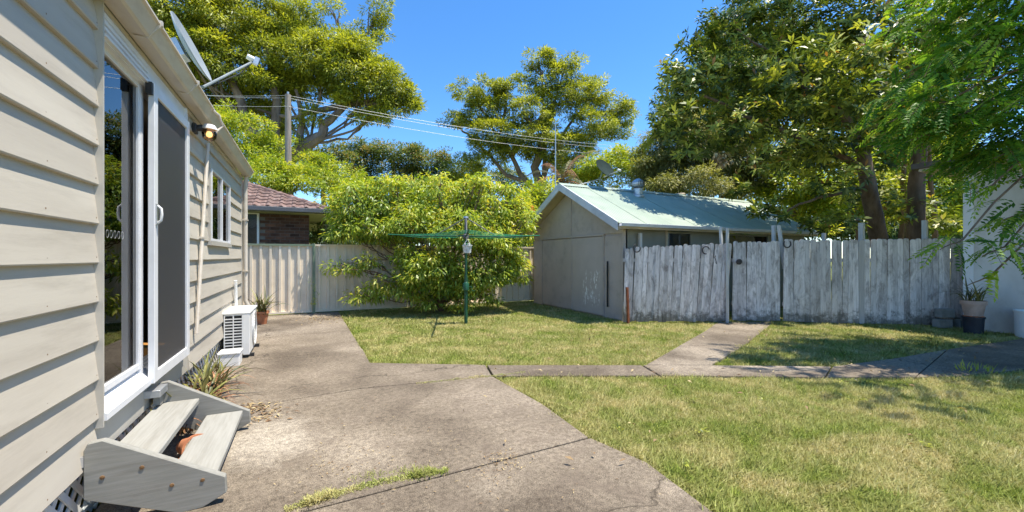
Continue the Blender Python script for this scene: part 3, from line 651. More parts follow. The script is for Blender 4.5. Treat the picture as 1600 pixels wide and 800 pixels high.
# ---- strap-leaved plants
def strap_mesh(Ln, wd, bend, m, tw=0):
    n = 7; vs = []; fs = []
    for i in range(n+1):
        t = i/n; a = bend*t; x = Ln*(math.sin(a)/bend if bend > .01 else t)*1.0*(1 if True else 0); z = Ln*((1-math.cos(a))/bend if bend > .01 else 0)
        # start vertical: swap so that the leaf rises then arches outward
        X, Z = z, x; wv = wd*(.55+.9*t-1.4*t*t) if t < 1 else 0; wv = max(wv, .0008)
        vs += [(X, -wv/2, Z+.12*wv), (X, 0, Z-.1*wv), (X, wv/2, Z+.12*wv)]
    for i in range(n): fs += [(3*i, 3*i+1, 3*i+4, 3*i+3), (3*i+1, 3*i+2, 3*i+5, 3*i+4)]
    me = bpy.data.meshes.new('leaf'); me.from_pydata(vs, [], fs); me.materials.append(m); return me
SM = [strap_mesh(l, w_, b_, MT['strap']) for l, w_, b_ in ((.5, .034, .8), (.46, .03, 1.3), (.42, .032, 1.9), (.5, .03, 2.3), (.34, .028, .5))]
SD = [strap_mesh(l, w_, b_, MT['strap_dead']) for l, w_, b_ in ((.4, .018, 2.2), (.36, .02, 1.9), (.42, .014, 2.4))]
def strap_plant(loc, n, sc, label, group=None, pot=None, dead=.58):
    p = thing('strap_leaf_plant', label, 'plant', loc, group)
    for k in range(n):
        dd = random.random() < dead; me = random.choice(SD if dd else SM); s = sc*random.uniform(.7, 1.15)
        inst('leaf', me, p, Vector(loc)+Vector((random.uniform(-.035, .035)*sc*2, random.uniform(-.05, .05)*sc*2, 0)), (random.uniform(-.25, .25), random.uniform(0, .35), random.uniform(0, 2*PI)), (s, s, s))
    return p
for k, (u, v, n, sc) in enumerate(((3.98, -.85, 60, .95), (4.32, -.82, 80, 1.15), (4.75, -.82, 70, 1.1), (5.2, -.85, 50, .85))):
    strap_plant((v, u, .0), n, sc, ['small tangled strap leaved plant right behind the timber steps', 'large strap leaved plant with browned leaves against the house lattice, second from the steps', 'large strap leaved plant leaning out from the lattice, third from the steps', 'strap leaved plant next to the small white box'][k], 'strap leaved plants along the lattice')
# dark clay edge pot with plant beyond the air conditioner
pl = G(412, 508); pl = Vector((pl.x-.05, pl.y+.15, 0))
pt = thing('plant_pot', 'orange clay pot behind the air conditioner', 'pot', tuple(pl))
MB().lathe(pl, [(.001, .004), (.09, .0), (.125, .22), (.14, .22), (.14, .26), (.12, .26), (.11, .2), (.001, .2)], 20).build('pot_body', MT['terra'], pt, smooth=True)
strap_plant((pl.x, pl.y, .2), 50, 1.25, 'spiky yellow green plant in the clay pot behind the air conditioner', dead=.15)

# ---- air conditioner
a0 = G(387, 560); ax1 = a0.x+.02; ax0 = ax1-.30; au0 = a0.y; au1 = au0+.84; ah = .62
ac = thing('air_conditioner', 'white outdoor air conditioning unit standing by the house wall', 'air conditioner', ((ax0+ax1)/2, (au0+au1)/2, 0))
body = MB().box((ax0+.015, au0+.02, .05), (ax1-.0, au1, ah-.02)).build('casing', MT['plastic'], ac, bevel=.01)
MB().box((ax0-.004, au0-.004, ah-.03), (ax1+.01, au1+.01, ah)).build('lid', MT['plastic'], ac, bevel=.008)
MB().box((ax0+.03, au0+.012, .09), (ax1-.075, au0+.0195, ah-.05)).build('coil', MT['dark'], ac)
for k in range(12):
    z = .10+k*.0385
    MB().box((ax0+.018, au0-.002, z), (ax1-.075, au0+.012, z+.013)).build('louvre', MT['plastic'], ac)
for x in (ax0+.018, ax0+.115, ax1-.085): MB().box((x, au0-.006, .07), (x+.011, au0+.012, ah-.04)).build('grille_bar', MT['plastic'], ac)
MB().box((ax1-.074, au0-.001, .05), (ax1-.0, au0+.019, ah-.03)).build('corner_panel', MT['plastic'], ac, bevel=.004)
fc = Vector((ax1+.002, (au0+au1)/2+.1, .33))
MB().lathe(fc, [(.235, .0), (.24, .012), (.225, .012), (.222, .0)], 28, Euler((0, PI/2, 0))).build('fan_ring', MT['plastic'], ac)
for r_ in (.05, .09, .13, .17, .21):
    MB().lathe(fc, [(r_-.004, .008), (r_+.004, .008), (r_+.004, .002), (r_-.004, .002)], 24, Euler((0, PI/2, 0))).build('fan_guard', MT['plastic'], ac)
for u in (au0+.08, au1-.12): MB().box((ax0-.0, u, .005), (ax1+.045, u+.05, .05)).build('foot', MT['black'], ac)
bx = G(374, 572); 
sb = thing('junction_box', 'small white plastic box on the ground in front of the air conditioner', 'box', (bx.x-.11, bx.y+.12, 0))
MB().box((bx.x-.22, bx.y, .0), (bx.x, bx.y+.25, .15)).build('box_body', MT['plastic'], sb, bevel=.008)
MB().box((bx.x-.228, bx.y-.008, .15), (bx.x+.008, bx.y+.258, .175)).build('lid', MT['plastic'], sb, bevel=.006)
tp = [(WV+.06, au0+.75, 1.0), (WV+.06, au0+.8, .62), (WV+.10, au1+.05, .35), (ax0+.1, au1+.03, .2)]
MB().tube(tp, .022, 8).build('refrigerant_pipe', MT['plastic'], ac, smooth=True)

# ---- satellite dish on the house roof
def dish(loc, aim, R, name, label, m, arm_len, tilt=0, mast=None, lnb_m='plastic', backm=None, sx=.92):
    d = thing(name, label, 'satellite dish', tuple(loc)); c = Vector(loc)+Vector(mast)
    q = aim.to_track_quat('Z', 'Y'); M3 = q.to_matrix(); n, rg = 28, 6; vs = []; fs = []
    for sgn, off in ((0, 0), (1, -.012)):
        for j in range(rg+1):
            r = R*j/rg; zz = .16*R*(j/rg)**2+off
            for k in range(n): vs.append(c+M3@Vector((r*sx*math.cos(2*PI*k/n), r*math.sin(2*PI*k/n), zz)))
    o_ = (rg+1)*n
    for s in (0, o_): fs += [(s+j*n+k, s+j*n+(k+1) % n, s+(j+1)*n+(k+1) % n, s+(j+1)*n+k) for j in range(rg) for k in range(n)]
    fs += [(rg*n+k, rg*n+(k+1) % n, o_+rg*n+(k+1) % n, o_+rg*n+k) for k in range(n)]
    MB().add(vs, fs).build('reflector', m, d, smooth=True)
    return d, c, M3
hb = Vector((WV-.25, onV(296, 100, WV-.1).y, 2.86))
c_t = onV(292, 76, WV-.02)
vd = (c_t-cam.location).normalized(); ycd = c_t.x*sA+c_t.y*cA; aim = (PD(322, 128, ycd)-PD(260, 22, ycd)).cross(vd).normalized(); aim = aim if aim.x > 0 else -aim; aim = (aim-vd*.10).normalized()
d1, c1_, M3 = dish(hb, aim, .31, 'satellite_dish', 'large pale grey satellite dish tilted above the house gutter', MT['grey_paint'], .6, mast=tuple(c_t-hb), sx=.9)
MB().tube([hb, hb+Vector((0, 0, .25)), c1_-aim*.10+Vector((0, 0, -.05)), c1_-aim*.04], .022, 8).build('mast', MT['galv'], d1, smooth=True)
MB().box((hb.x-.08, hb.y-.08, hb.z-.02), (hb.x+.08, hb.y+.08, hb.z+.01)).build('base_plate', MT['galv'], d1)
MB().obox(c1_-aim*.06, (.16, .16, .06), M3).build('bracket', MT['galv'], d1)
low = onV(322, 134, WV+.14); tipp = onV(392, 95, WV+.62)
tipp = low+(PD(396, 96, W(0, 1, 0).length*0+4.9)-low)
low = PD(318, 136, 4.35)
MB().tube([c1_-aim*.06, low+Vector((-.05, 0, -.01)), low, low.lerp(tipp, .5), tipp], [.014, .014, .016, .014, .013], 8).build('feed_arm', MT['grey_paint'], d1, smooth=True)
MB().tube([low, low.lerp(tipp, .3)+Vector((0, 0, -.04)), low.lerp(tipp, .7)+Vector((0, 0, -.06)), tipp], .006, 6).build('cable', MT['black'], d1, smooth=True)
MB().lathe(tipp+Vector((0, 0, .02)), [(.001, -.05), (.03, -.05), (.035, 0), (.03, .07), (.001, .07)], 12, Euler((0, -PI/2+.3, .3))).build('receiver', MT['plastic'], d1, smooth=True)
MB().obox(tipp+Vector((.03, -.02, .0)), (.05, .05, .09), Euler((0, .3, .2))).build('receiver', MT['galv'], d1)
# ================================================================== beige steel fence across the back
fence = thing('steel_fence', 'beige corrugated steel fence with green posts across the back of the yard', 'fence', (1.3, FU, 0))
PX = [-4.55, -2.2, .14, 2.45, 4.78, 7.1]
def rib_sheet(n=4, pitch=.19, h=1.58):
    prof = []
    for k in range(n):
        o = k*pitch; prof += [(o, 0), (o+.06, 0), (o+.068, -.042), (o+.115, -.042), (o+.123, 0)]
    prof.append((n*pitch, 0)); mb = MB()
    for x, y in prof: mb.v += [(x, y, 0), (x, y, h)]
    mb.f += [(2*i, 2*i+2, 2*i+3, 2*i+1) for i in range(len(prof)-1)]
    return mb.mesh('fence_sheet', MT['colorbond'])
SH = rib_sheet()
for i in range(5):
    x0 = PX[i]+.03
    for k in range(3): inst('fence_sheet', SH, fence, (x0+k*.76, FU+.02+.001*k, .05))
    MB().box((x0, FU-.034, 1.60), (PX[i+1]-.03, FU+.045, 1.645)).build('top_rail', MT['cb_green'] if i < 2 else MT['colorbond'], fence)
    MB().box((x0, FU-.03, .03), (PX[i+1]-.03, FU+.04, .075)).build('bottom_rail', MT['colorbond'], fence)
for x in PX: MB().box((x-.032, FU-.04, -.03), (x+.032, FU+.05, 1.66)).build('post', MT['cb_green'], fence, bevel=.004)

# ================================================================== neighbour's brick house
NB = 13.0; nx1 = onU(483, 400, NB).x
nh = thing('brick_house', 'dark brown brick house with tiled hip roof behind the beige fence', 'house', (-3, NB, 0))
wx1 = onU(405, 400, NB).x; wx0 = onU(352, 400, NB).x; wtop = 2.55
MB().box((-9, NB+.012, 0), (wx0, NB+.2, wtop)).box((wx0, NB+.012, 0), (wx1, NB+.2, 1.35)).box((wx1, NB+.012, 0), (nx1, NB+.2, wtop)).box((nx1-.2, NB+.2, 0), (nx1, NB+7, wtop)).box((wx0, NB+.2, 0), (wx1, NB+.21, wtop)).build('wall', MT['mortar'], nh)
BR = MB().box((0, 0, 0), (.228, .04, .074)).mesh('brick', MT['brick'], bevel=.003)
row = 0; z = 1.40
while z < wtop-.05:
    x = nx1-.235-(.12 if row % 2 else 0)
    if row % 2: inst('brick', BR, nh, (nx1-.115, NB-.0, z), sc=(.5, 1, 1))
    while x > wx1:
        inst('brick', BR, nh, (x, NB-.002+random.uniform(-.002, .002), z)); x -= .24
    z += .086; row += 1
# window with lace curtain
nwz0, nwz1 = 1.35, onU(400, 332, NB).z
nf = framed.__wrapped__ if hasattr(framed, '__wrapped__') else None
mbw = MB().box((wx0, NB-.03, nwz0), (wx0+.05, NB+.03, nwz1)).box((wx1-.05, NB-.03, nwz0), (wx1, NB+.03, nwz1)).box((wx0+.05, NB-.03, nwz1-.05), (wx1-.05, NB+.03, nwz1)).box((wx0+.05, NB-.03, nwz0), (wx1-.05, NB+.03, nwz0+.05))
nwn = mbw.build('window', MT['white'], nh)
MB().box((wx0+.05, NB, nwz0+.05), (wx1-.05, NB+.006, nwz1-.05)).build('pane', MT['glass'], nwn)
mbc = MB(); n = 16
for k in range(n):
    x = wx0+.05+(wx1-wx0-.1)*k/n; dz = .12+.10*abs(math.sin(k*PI/5.0))+.16
    mbc.box((x, NB+.05+.012*(k % 2), nwz1-.05-dz), (x+(wx1-wx0-.1)/n, NB+.054+.012*(k % 2), nwz1-.06))
mbc.build('lace_curtain', MT['curtain'], nwn)
MB().box((wx1+.01, NB-.012, nwz1+.02), (wx0-.5, NB+.011, wtop+.05)).build('lintel_panel', MT['beam'], nh)
# soffit, gutter, tiles
EV = NB-.5; ex1 = nx1+.48; ez = 2.62; pitch = math.radians(22); tp_ = math.tan(pitch)
MB().box((-9, EV+.01, ez-.09), (ex1, NB+8, ez-.06)).build('soffit', MT['fibro_side'], nh)
MB().box((-9, EV-.10, ez-.07), (ex1+.10, EV-.0, ez+.045)).box((ex1, EV-.0, ez-.07), (ex1+.10, NB+8, ez+.045)).build('gutter', MT['charcoal'], nh, bevel=.01)
MB().add([(-9, EV, ez), (ex1, EV, ez), (ex1-4, EV+4, ez+4*tp_), (-9, EV+4, ez+4*tp_), (ex1, EV+8, ez)], [(0, 1, 2, 3), (1, 4, 2)]).build('roof_underlay', MT['charcoal'], nh)
prof = [(-.16, 0), (-.12, .03), (-.08, .035), (-.03, .005), (.02, -.004), (.07, .005), (.11, .012), (.165, .0)]
mb = MB(); ln = .40
for x, z in prof: mb.v += [(x, -.02, z+.035), (x, ln*math.cos(pitch), z+ln*math.sin(pitch)+.01), (x, -.02, z+.018)]
for i in range(len(prof)-1): a = 3*i; mb.f += [(a, a+3, a+4, a+1), (a, a+2, a+5, a+3)]
TL = mb.mesh('roof_tile', MT['tile'], smooth=False)
rows = 10
for r_ in range(rows):
    v = r_*.33*math.cos(pitch); x = ex1-.16-(r_ % 2)*.0
    lim = ex1-v-.1
    while x > -6.5:
        if x < lim: inst('roof_tile', TL, nh, (x, EV+v-.03, ez+v*tp_+.02), (random.uniform(-.01, .01), 0, random.uniform(-.015, .015)))
        x -= .30
CP = MB().tube([(0, 0, 0), (0, .42, 0)], [.10, .085], 8).mesh('hip_tile', MT['tile'], smooth=True)
for k in range(14):
    t = k*.27; inst('hip_tile', CP, nh, (ex1-t, EV+t, ez+t*tp_+.03), (math.atan(tp_/1.414), 0, PI/4))

# ================================================================== shed
SX, SU0, SU1, SX1 = 5.92, 6.62, 10.42, 12.6
shed = thing('shed', 'taupe fibro shed with double doors and pale green corrugated roof', 'shed', (9, 8.5, 0))
RU = (SU0+SU1)/2; RZ = 3.13; EZ = 2.03; sl_ = (RZ-EZ)/(RU-SU0+.22)
def rz(u): return RZ-abs(u-RU)*sl_
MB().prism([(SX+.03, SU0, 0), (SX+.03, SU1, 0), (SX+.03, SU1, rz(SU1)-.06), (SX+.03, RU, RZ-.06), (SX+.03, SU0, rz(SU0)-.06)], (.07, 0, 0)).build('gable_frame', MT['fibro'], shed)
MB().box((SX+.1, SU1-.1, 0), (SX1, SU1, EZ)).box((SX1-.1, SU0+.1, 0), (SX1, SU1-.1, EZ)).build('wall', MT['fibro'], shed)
dU = [onV(848+0, 470, SX).y, onV(894, 470, SX).y, onV(943, 470, SX).y]; dzt = 1.80
dL, dM, dR = dU                                  # left (far), middle, right (near) edges of the doors
MB().box((SX-.008, dR+.02, .04), (SX+.0295, dM+.008, dzt)).build('door', MT['flake'] if 'flake' in MT else door_paint_mat(), shed)
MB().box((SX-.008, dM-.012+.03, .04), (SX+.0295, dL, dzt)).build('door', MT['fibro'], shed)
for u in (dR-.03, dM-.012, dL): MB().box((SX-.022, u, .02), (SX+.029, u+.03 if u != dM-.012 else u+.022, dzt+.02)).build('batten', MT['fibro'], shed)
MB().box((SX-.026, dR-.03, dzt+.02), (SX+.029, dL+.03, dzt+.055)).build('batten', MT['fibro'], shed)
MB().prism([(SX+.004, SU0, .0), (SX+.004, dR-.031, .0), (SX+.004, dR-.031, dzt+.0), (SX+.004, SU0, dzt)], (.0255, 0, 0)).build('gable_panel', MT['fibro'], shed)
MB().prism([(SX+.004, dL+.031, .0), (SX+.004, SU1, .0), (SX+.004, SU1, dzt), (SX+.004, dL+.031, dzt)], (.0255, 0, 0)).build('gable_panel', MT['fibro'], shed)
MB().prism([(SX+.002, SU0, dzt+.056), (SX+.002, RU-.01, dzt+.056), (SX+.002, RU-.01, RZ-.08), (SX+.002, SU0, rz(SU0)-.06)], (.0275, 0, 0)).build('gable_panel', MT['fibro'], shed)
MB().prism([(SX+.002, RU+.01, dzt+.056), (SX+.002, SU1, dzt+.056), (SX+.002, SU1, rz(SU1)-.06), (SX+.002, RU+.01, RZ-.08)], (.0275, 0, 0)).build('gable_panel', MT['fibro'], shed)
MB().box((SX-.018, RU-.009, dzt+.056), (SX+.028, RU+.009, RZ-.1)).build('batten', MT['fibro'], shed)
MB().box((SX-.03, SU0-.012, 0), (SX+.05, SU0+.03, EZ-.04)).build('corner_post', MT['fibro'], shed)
lu = onV(951, 470, SX).y
MB().box((SX-.045, lu-.013, .25), (SX-.02, lu+.013, 1.25)).build('drop_bar', MT['dark'], shed)
# eaves lining and bargeboards
for s, ua, ub_ in ((-1, SU0-.22, RU), (1, SU1+.22, RU)):
    MB().prism([(SX-.33, ua, rz(ua)-.055), (SX-.33, ub_, RZ-.055), (SX-.33, ub_, RZ-.035), (SX-.33, ua, rz(ua)-.035)], (.36, 0, 0)).build('eaves_lining', MT['eave'], shed)
    MB().prism([(SX-.37, ua, rz(ua)-.145), (SX-.37, ub_, RZ-.145), (SX-.37, ub_, RZ+.035), (SX-.37, ua, rz(ua)+.03)], (.032, 0, 0)).build('bargeboard', MT['barge'], shed)
# corrugated sheets
x = SX-.36; k = 0
while x < SX1+.15:
    wd = min(.76, SX1+.2-x); n = int(wd/.076*6)
    for s, ua in ((-1, SU0-.24), (1, SU1+.24)):
        mb = MB()
        for i in range(n+1):
            xx = x+wd*i/n; dz = .009*math.sin((xx)*2*PI/.076)+.004*(k % 2)
            mb.v += [(xx, ua, rz(ua)+dz+.01), (xx, RU, RZ+dz+.01)]
        mb.f += [(2*i, 2*i+2, 2*i+3, 2*i+1) for i in range(n)]
        mb.build('roof_sheet', MT['roof'], shed, smooth=True)
    x += wd; k += 1
mb = MB().prism([(SX-.375, RU-.13, RZ-.035), (SX-.375, RU, RZ+.045), (SX-.375, RU+.13, RZ-.035), (SX-.375, RU, RZ+.032)], (SX1+.2-SX+.38, 0, 0)); mb.build('ridge_cap', MT['roof'], shed)
MB().box((SX-.33, SU0-.25, EZ-.115), (SX1+.1, SU0-.225, EZ+.0)).build('fascia', MT['eave'], shed)
MB().prism([(SX-.34, SU0-.33, EZ-.07), (SX-.34, SU0-.255, EZ-.075), (SX-.34, SU0-.255, EZ-.01), (SX-.34, SU0-.262, EZ-.01), (SX-.34, SU0-.262, EZ-.06), (SX-.34, SU0-.322, EZ-.058), (SX-.34, SU0-.335, EZ-.005), (SX-.34, SU0-.345, EZ-.01)], (SX1+.4-SX, 0, 0)).build('gutter', MT['barge'], shed)
MB().box((SX, SU0-.224, EZ-.10), (SX1, SU0+.0, EZ-.085)).build('soffit', MT['eave'], shed)
# side wall with openings
wz = (1.35, EZ-.10); cuts = [(SX+.1, 7.25), ('w', 7.25, 8.05), (8.05, 9.0), ('w', 9.0, 10.0), (10.0, 11.2), ('w', 11.2, 12.0), (12.0, SX1-.1)]
xs = [onU(p, 400, SU0).x for p in (1042, 1080, 1135, 1200)]
segs = [(SX+.06, xs[0]), ('w', xs[0], xs[1]), (xs[1], xs[2]), ('w', xs[2], xs[3]), (xs[3], SX1-.1)]
for sg in segs:
    if sg[0] == 'w':
        MB().box((sg[1], SU0, 0), (sg[2], SU0+.02, 1.2)).build('side_panel', MT['fibro_side'], shed)
        wn = MB().box((sg[1], SU0-.02, 1.2), (sg[1]+.04, SU0+.04, EZ-.12)).box((sg[2]-.04, SU0-.02, 1.2), (sg[2], SU0+.04, EZ-.12)).box((sg[1]+.04, SU0-.02, 1.2), (sg[2]-.04, SU0+.04, 1.24)).box((sg[1]+.04, SU0-.02, EZ-.16), (sg[2]-.04, SU0+.04, EZ-.12)).build('window', MT['fibro_side'], shed)
        MB().box((sg[1]+.04, SU0+.01, 1.24), (sg[2]-.04, SU0+.016, EZ-.16)).build('pane', MT['glass'], wn)
    else:
        n = max(1, round((sg[1]-sg[0])/.9)); wdt = (sg[1]-sg[0])/n
        for k in range(n): MB().box((sg[0]+k*wdt+.004, SU0+.002*(k % 2), 0), (sg[0]+(k+1)*wdt-.004, SU0+.02, EZ-.09)).build('side_panel', MT['fibro_side'], shed)
MB().box((xs[0]-.05, SU0-.03, 0), (xs[0]-.003, SU0-.003, EZ-.10)).build('batten', MT['eave'], shed)
# ---- turbine vent and small vent
tx = onU(997, 300, RU-.35)
tv = thing('roof_vent', 'round galvanised turbine vent on the shed roof ridge', 'vent', (tx.x, RU-.35, rz(RU-.35)))
b0 = Vector((tx.x, RU-.35, rz(RU-.35)))
MB().lathe(b0, [(.15, -.04), (.145, .02), (.115, .04), (.115, .17), (.13, .175), (.13, .19)], 20).build('throat', MT['galv'], tv, smooth=True)
VB = MB(); n = 8
for i in range(n+1):
    a = -PI/2*.75+PI*.85*i/n; r = .16*math.cos(a)+.01; z = .32+.125*math.sin(a)
    VB.v += [(r, -.015, z), (r*.93, .028, z)]
VB.f += [(2*i, 2*i+1, 2*i+3, 2*i+2) for i in range(n)]
VM = VB.mesh('vane', MT['galv'])
for k in range(20): inst('vane', VM, tv, b0, (0, 0, 2*PI*k/20))
MB().lathe(b0, [(.001, .455), (.05, .452), (.085, .43), (.05, .44), (.001, .445)], 16).build('cap', MT['galv'], tv, smooth=True)
MB().lathe(b0, [(.06, .19), (.06, .42), (.001, .42)], 12).build('core', MT['charcoal'], tv)
t2 = onU(1063, 312, RU+.15); b2_ = Vector((t2.x, RU+.15, rz(RU+.15)))
MB().lathe(b2_, [(.12, -.03), (.12, .10), (.17, .10), (.17, .15), (.13, .18), (.001, .19)], 16).top('roof_vent', MT['eave'], 'low cream capped vent just behind the shed roof ridge', 'vent', smooth=True, org=b2_)
# ---- dish and antenna on the shed roof
db = Vector((onU(937, 290, RU-.05).x, RU-.05, RZ+.03)); dt = onU(944, 264, RU-.15)
aim2 = (cam.location-dt); aim2 = Vector((-.30, -.62, .52)).normalized()
aim2 = Vector((.10, -.80, .55)).normalized()
d2, c2_, M3 = dish(db, aim2, .30, 'satellite_dish', 'dark slate satellite dish on the front end of the shed ridge', MT['dish_dark'], .5, mast=tuple(dt-db), sx=.9)
MB().tube([db, db+Vector((0, 0, .18)), c2_-aim2*.04], .02, 8).build('mast', MT['cb_green'], d2, smooth=True)
MB().tube([db+Vector((0, 0, .2)), onU(898, 291, RU+.2)], .010, 6).build('stay', MT['galv'], d2)
MB().tube([db+Vector((0, 0, .2)), onU(959, 296, RU-.4)], .010, 6).build('stay', MT['galv'], d2)
lt = onU(968, 266, RU-.55); MB().tube([c2_-aim2*.02+Vector((.0, 0, -.2)), lt], .011, 6).build('feed_arm', MT['galv'], d2)
MB().lathe(lt, [(.001, -.05), (.028, -.05), (.028, .04), (.001, .04)], 10, Euler((PI/2+.5, 0, .4))).build('receiver', MT['plastic'], d2, smooth=True)
ab = onU(868, 292, RU+1.3)
MB().tube([(ab.x, ab.y, 0), (ab.x, ab.y, onU(868, 192, RU+1.3).z)], [.022, .014], 8).top('antenna_mast', MT['galv'], 'tall thin metal antenna mast rising behind the shed gable', 'mast')

# ================================================================== picket fence in three runs
def picket_mesh(w_, h, m, prof='dog'):
    c = .022
    pts = [(-w_/2, 0, 0), (w_/2, 0, 0), (w_/2, 0, h-.03), (w_/2-.012, 0, h-.01), (w_/2-.03, 0, h), (-w_/2+.03, 0, h), (-w_/2+.012, 0, h-.01), (-w_/2, 0, h-.03)]
    return MB().prism(pts, (0, .018, 0)).mesh('picket', m)
pk = {}
def run(name, label, x0, x1, yc0, yc1, h0, h1, lean, n, tip=0, base=.02, bendy=0.0):
    A_, B_ = W((x0-800)/FPX*yc0, yc0, 0), W((x1-800)/FPX*yc1, yc1, 0); d = (B_-A_); L_ = d.length; d.normalize()
    ang = math.atan2(d.y, d.x); f = thing(name, label, 'gate' if name == 'picket_gate' else 'fence', tuple(A_.lerp(B_, .5)))
    wd = L_/n-.003
    mid = d.cross(Vector((0, 0, 1)))
    for k in range(n):
        t = (k+.5)/n; h = h0+(h1-h0)*t+random.uniform(-.014, .014); key = (round(wd, 3), round(h, 2))
        grey = random.random() < .05
        key2 = key+(grey,)
        if key2 not in pk: pk[key2] = picket_mesh(wd*(1), h, MT['greyboard' if grey else 'picket'])
        ln_ = lean[0]+(lean[1]-lean[0])*t
        inst('picket', pk[key2], f, A_.lerp(B_, t)+Vector((0, 0, base+random.uniform(-.01, .015)))+mid*random.uniform(-.004, .004), (tip, -ln_+random.uniform(-.012, .012), ang))
    for z in (.38, 1.28):
        a = A_+Vector((-math.sin(ang)*.03, math.cos(ang)*.03, z)); b_ = B_+Vector((-math.sin(ang)*.03, math.cos(ang)*.03, z)); sh = lean[0]*z*d, lean[1]*z*d
        MB().obox((a+b_)/2, ((b_-a).length, .045, .07), Euler((0, 0, ang))).build('rail', MT['greyboard'], f)
    return f, A_, B_, d, ang
R1 = run('picket_fence', 'leaning run of weathered white pickets between the shed corner and the gate', 974, 1134, 8.36, 8.40, 1.50, 1.62, (-.035, -.085), 24)
R2 = run('picket_gate', 'upright narrow gate of weathered white pickets at the end of the short path', 1144, 1219, 8.50, 8.42, 1.63, 1.64, (-.005, 0), 10)
R3 = run('picket_fence', 'long straight run of weathered white pickets from the gate to the white wall', 1224, 1513, 8.36, 7.85, 1.66, 1.68, (0, .0), 33)
# posts and stakes
def post(px0, py0, px1, py1, yc, w_, label, m='picket_post', name='fence_post', y2=None):
    a = PD(px0, py0, yc); b_ = PD(px1, py1, y2 or yc)
    return MB().prism([a+Vector((-w_/2, 0, 0)), a+Vector((w_/2, 0, 0)), a+Vector((w_/2, w_, 0)), a+Vector((-w_/2, w_, 0))], b_-a).top(name, MT[m], label, 'post', org=a)
post(1138, 509, 1138, 356, 8.33, .042, 'tall pale post just left of the picket gate', y2=8.33)
post(1137, 506, 1127, 354, 8.40, .045, 'thin leaning pale post crossing behind the left side of the gate', y2=8.46)
post(1214, 507, 1211, 352, 8.60, .06, 'pale upright post behind the right edge of the picket gate')
post(1228, 420, 1219, 352, 8.46, .055, 'short tilted pale stick above the horseshoe right of the gate')
post(1002, 505, 1002, 364, 8.60, .055, 'short white post showing above the leaning pickets near the shed')
post(1350, 507, 1350, 348, 8.20, .08, 'pale fence post showing above the pickets in front of the big tree trunk')
post(1449, 509, 1449, 344, 8.15, .075, 'pale fence post showing above the pickets near the white wall')
post(1290, 507, 1290, 364, 8.4, .06, 'brownish fence post stub above the pickets beyond the shed gutter')
post(983, 507, 981, 449, 8.27, .042, 'short rusty steel stake against the leaning pickets', 'rust', 'stake')
for px in (1140, 1221):
    pass
# horseshoes, hook, latch
def horseshoe(px, py, yc, rot, label, r=.075):
    c = PD(px, py, yc); ang = -YAW; pts = []
    for k in range(13):
        a = rot+math.radians(-135+270*k/12); pts.append(c+Vector((math.cos(a)*r*.95*math.cos(ang), math.cos(a)*r*.95*math.sin(ang), math.sin(a)*r)))
    return MB().tube(pts, [.009]+[.013]*11+[.009], 6).top('horseshoe', MT['iron'], label, 'horseshoe', 'rusty horseshoes hung on the picket fence', org=c)
horseshoe(995, 388, 8.26, -PI/2-.5, 'rusty horseshoe hung near the shed end of the leaning pickets')
horseshoe(1103, 391, 8.27, PI-.6, 'rusty horseshoe hung on the leaning pickets, second from the shed')
horseshoe(1230, 381, 8.19, -PI/2, 'rusty horseshoe hung on the pickets just right of the gate')
hk = PD(1118, 405, 8.26)
MB().tube([hk+Vector((0, 0, .07)), hk+Vector((-.02, 0, .03)), hk, hk+Vector((.02, 0, -.06)), hk+Vector((.0, -.02, -.09)), hk+Vector((-.015, -.02, -.06))], .009, 6).top('iron_hook', MT['iron'], 'dark iron hook hanging on the leaning pickets beside the gate', 'hook', org=hk)
kn = PD(1155, 409, 8.36)
MB().lathe(kn, [(.001, .022), (.045, .02), (.06, .005), (.06, -.01)], 16, Euler((PI/2, 0, -YAW))).top('disc', MT['iron'], 'round dark metal disc on the picket gate', 'disc', org=kn)

# ================================================================== garage with white wall at right
gx, gy = 10.85, G(1507, 514).y; gx = G(1507, 514).x
gar = thing('garage', 'stained white rendered building at the right edge with a dark eave', 'building', (gx+2, gy-3, 0))
gh = onV(1507, 264, gx).z
MB().box((gx, gy-9, -.03), (gx+5, gy, gh)).build('wall', MT['render'], gar)
MB().box((gx-.015, gy-.12, .0), (gx+.012, gy+.015, gh-.01)).build('corner_board', MT['white'], gar)
MB().box((gx-.42, gy-9, gh+.0), (gx+5.3, gy+.5, gh+.05)).build('eaves_lining', MT['eave'], gar)
MB().box((gx-.46, gy-9, gh+.055), (gx+5.4, gy+.6, gh+.16)).build('roof', MT['beam'], gar)
# low white tub against the garage wall
tb = onV(1612, 519, gx-.21)
MB().lathe((gx-.21, tb.y, 0), [(.001, .0), (.17, .0), (.185, .05), (.19, .42), (.2, .42), (.2, .45), (.18, .45), (.17, .4), (.001, .4)], 24).top('white_drum', MT['plastic'], 'low white plastic drum against the stained white wall', 'drum', smooth=True, org=(gx-.21, tb.y, 0))
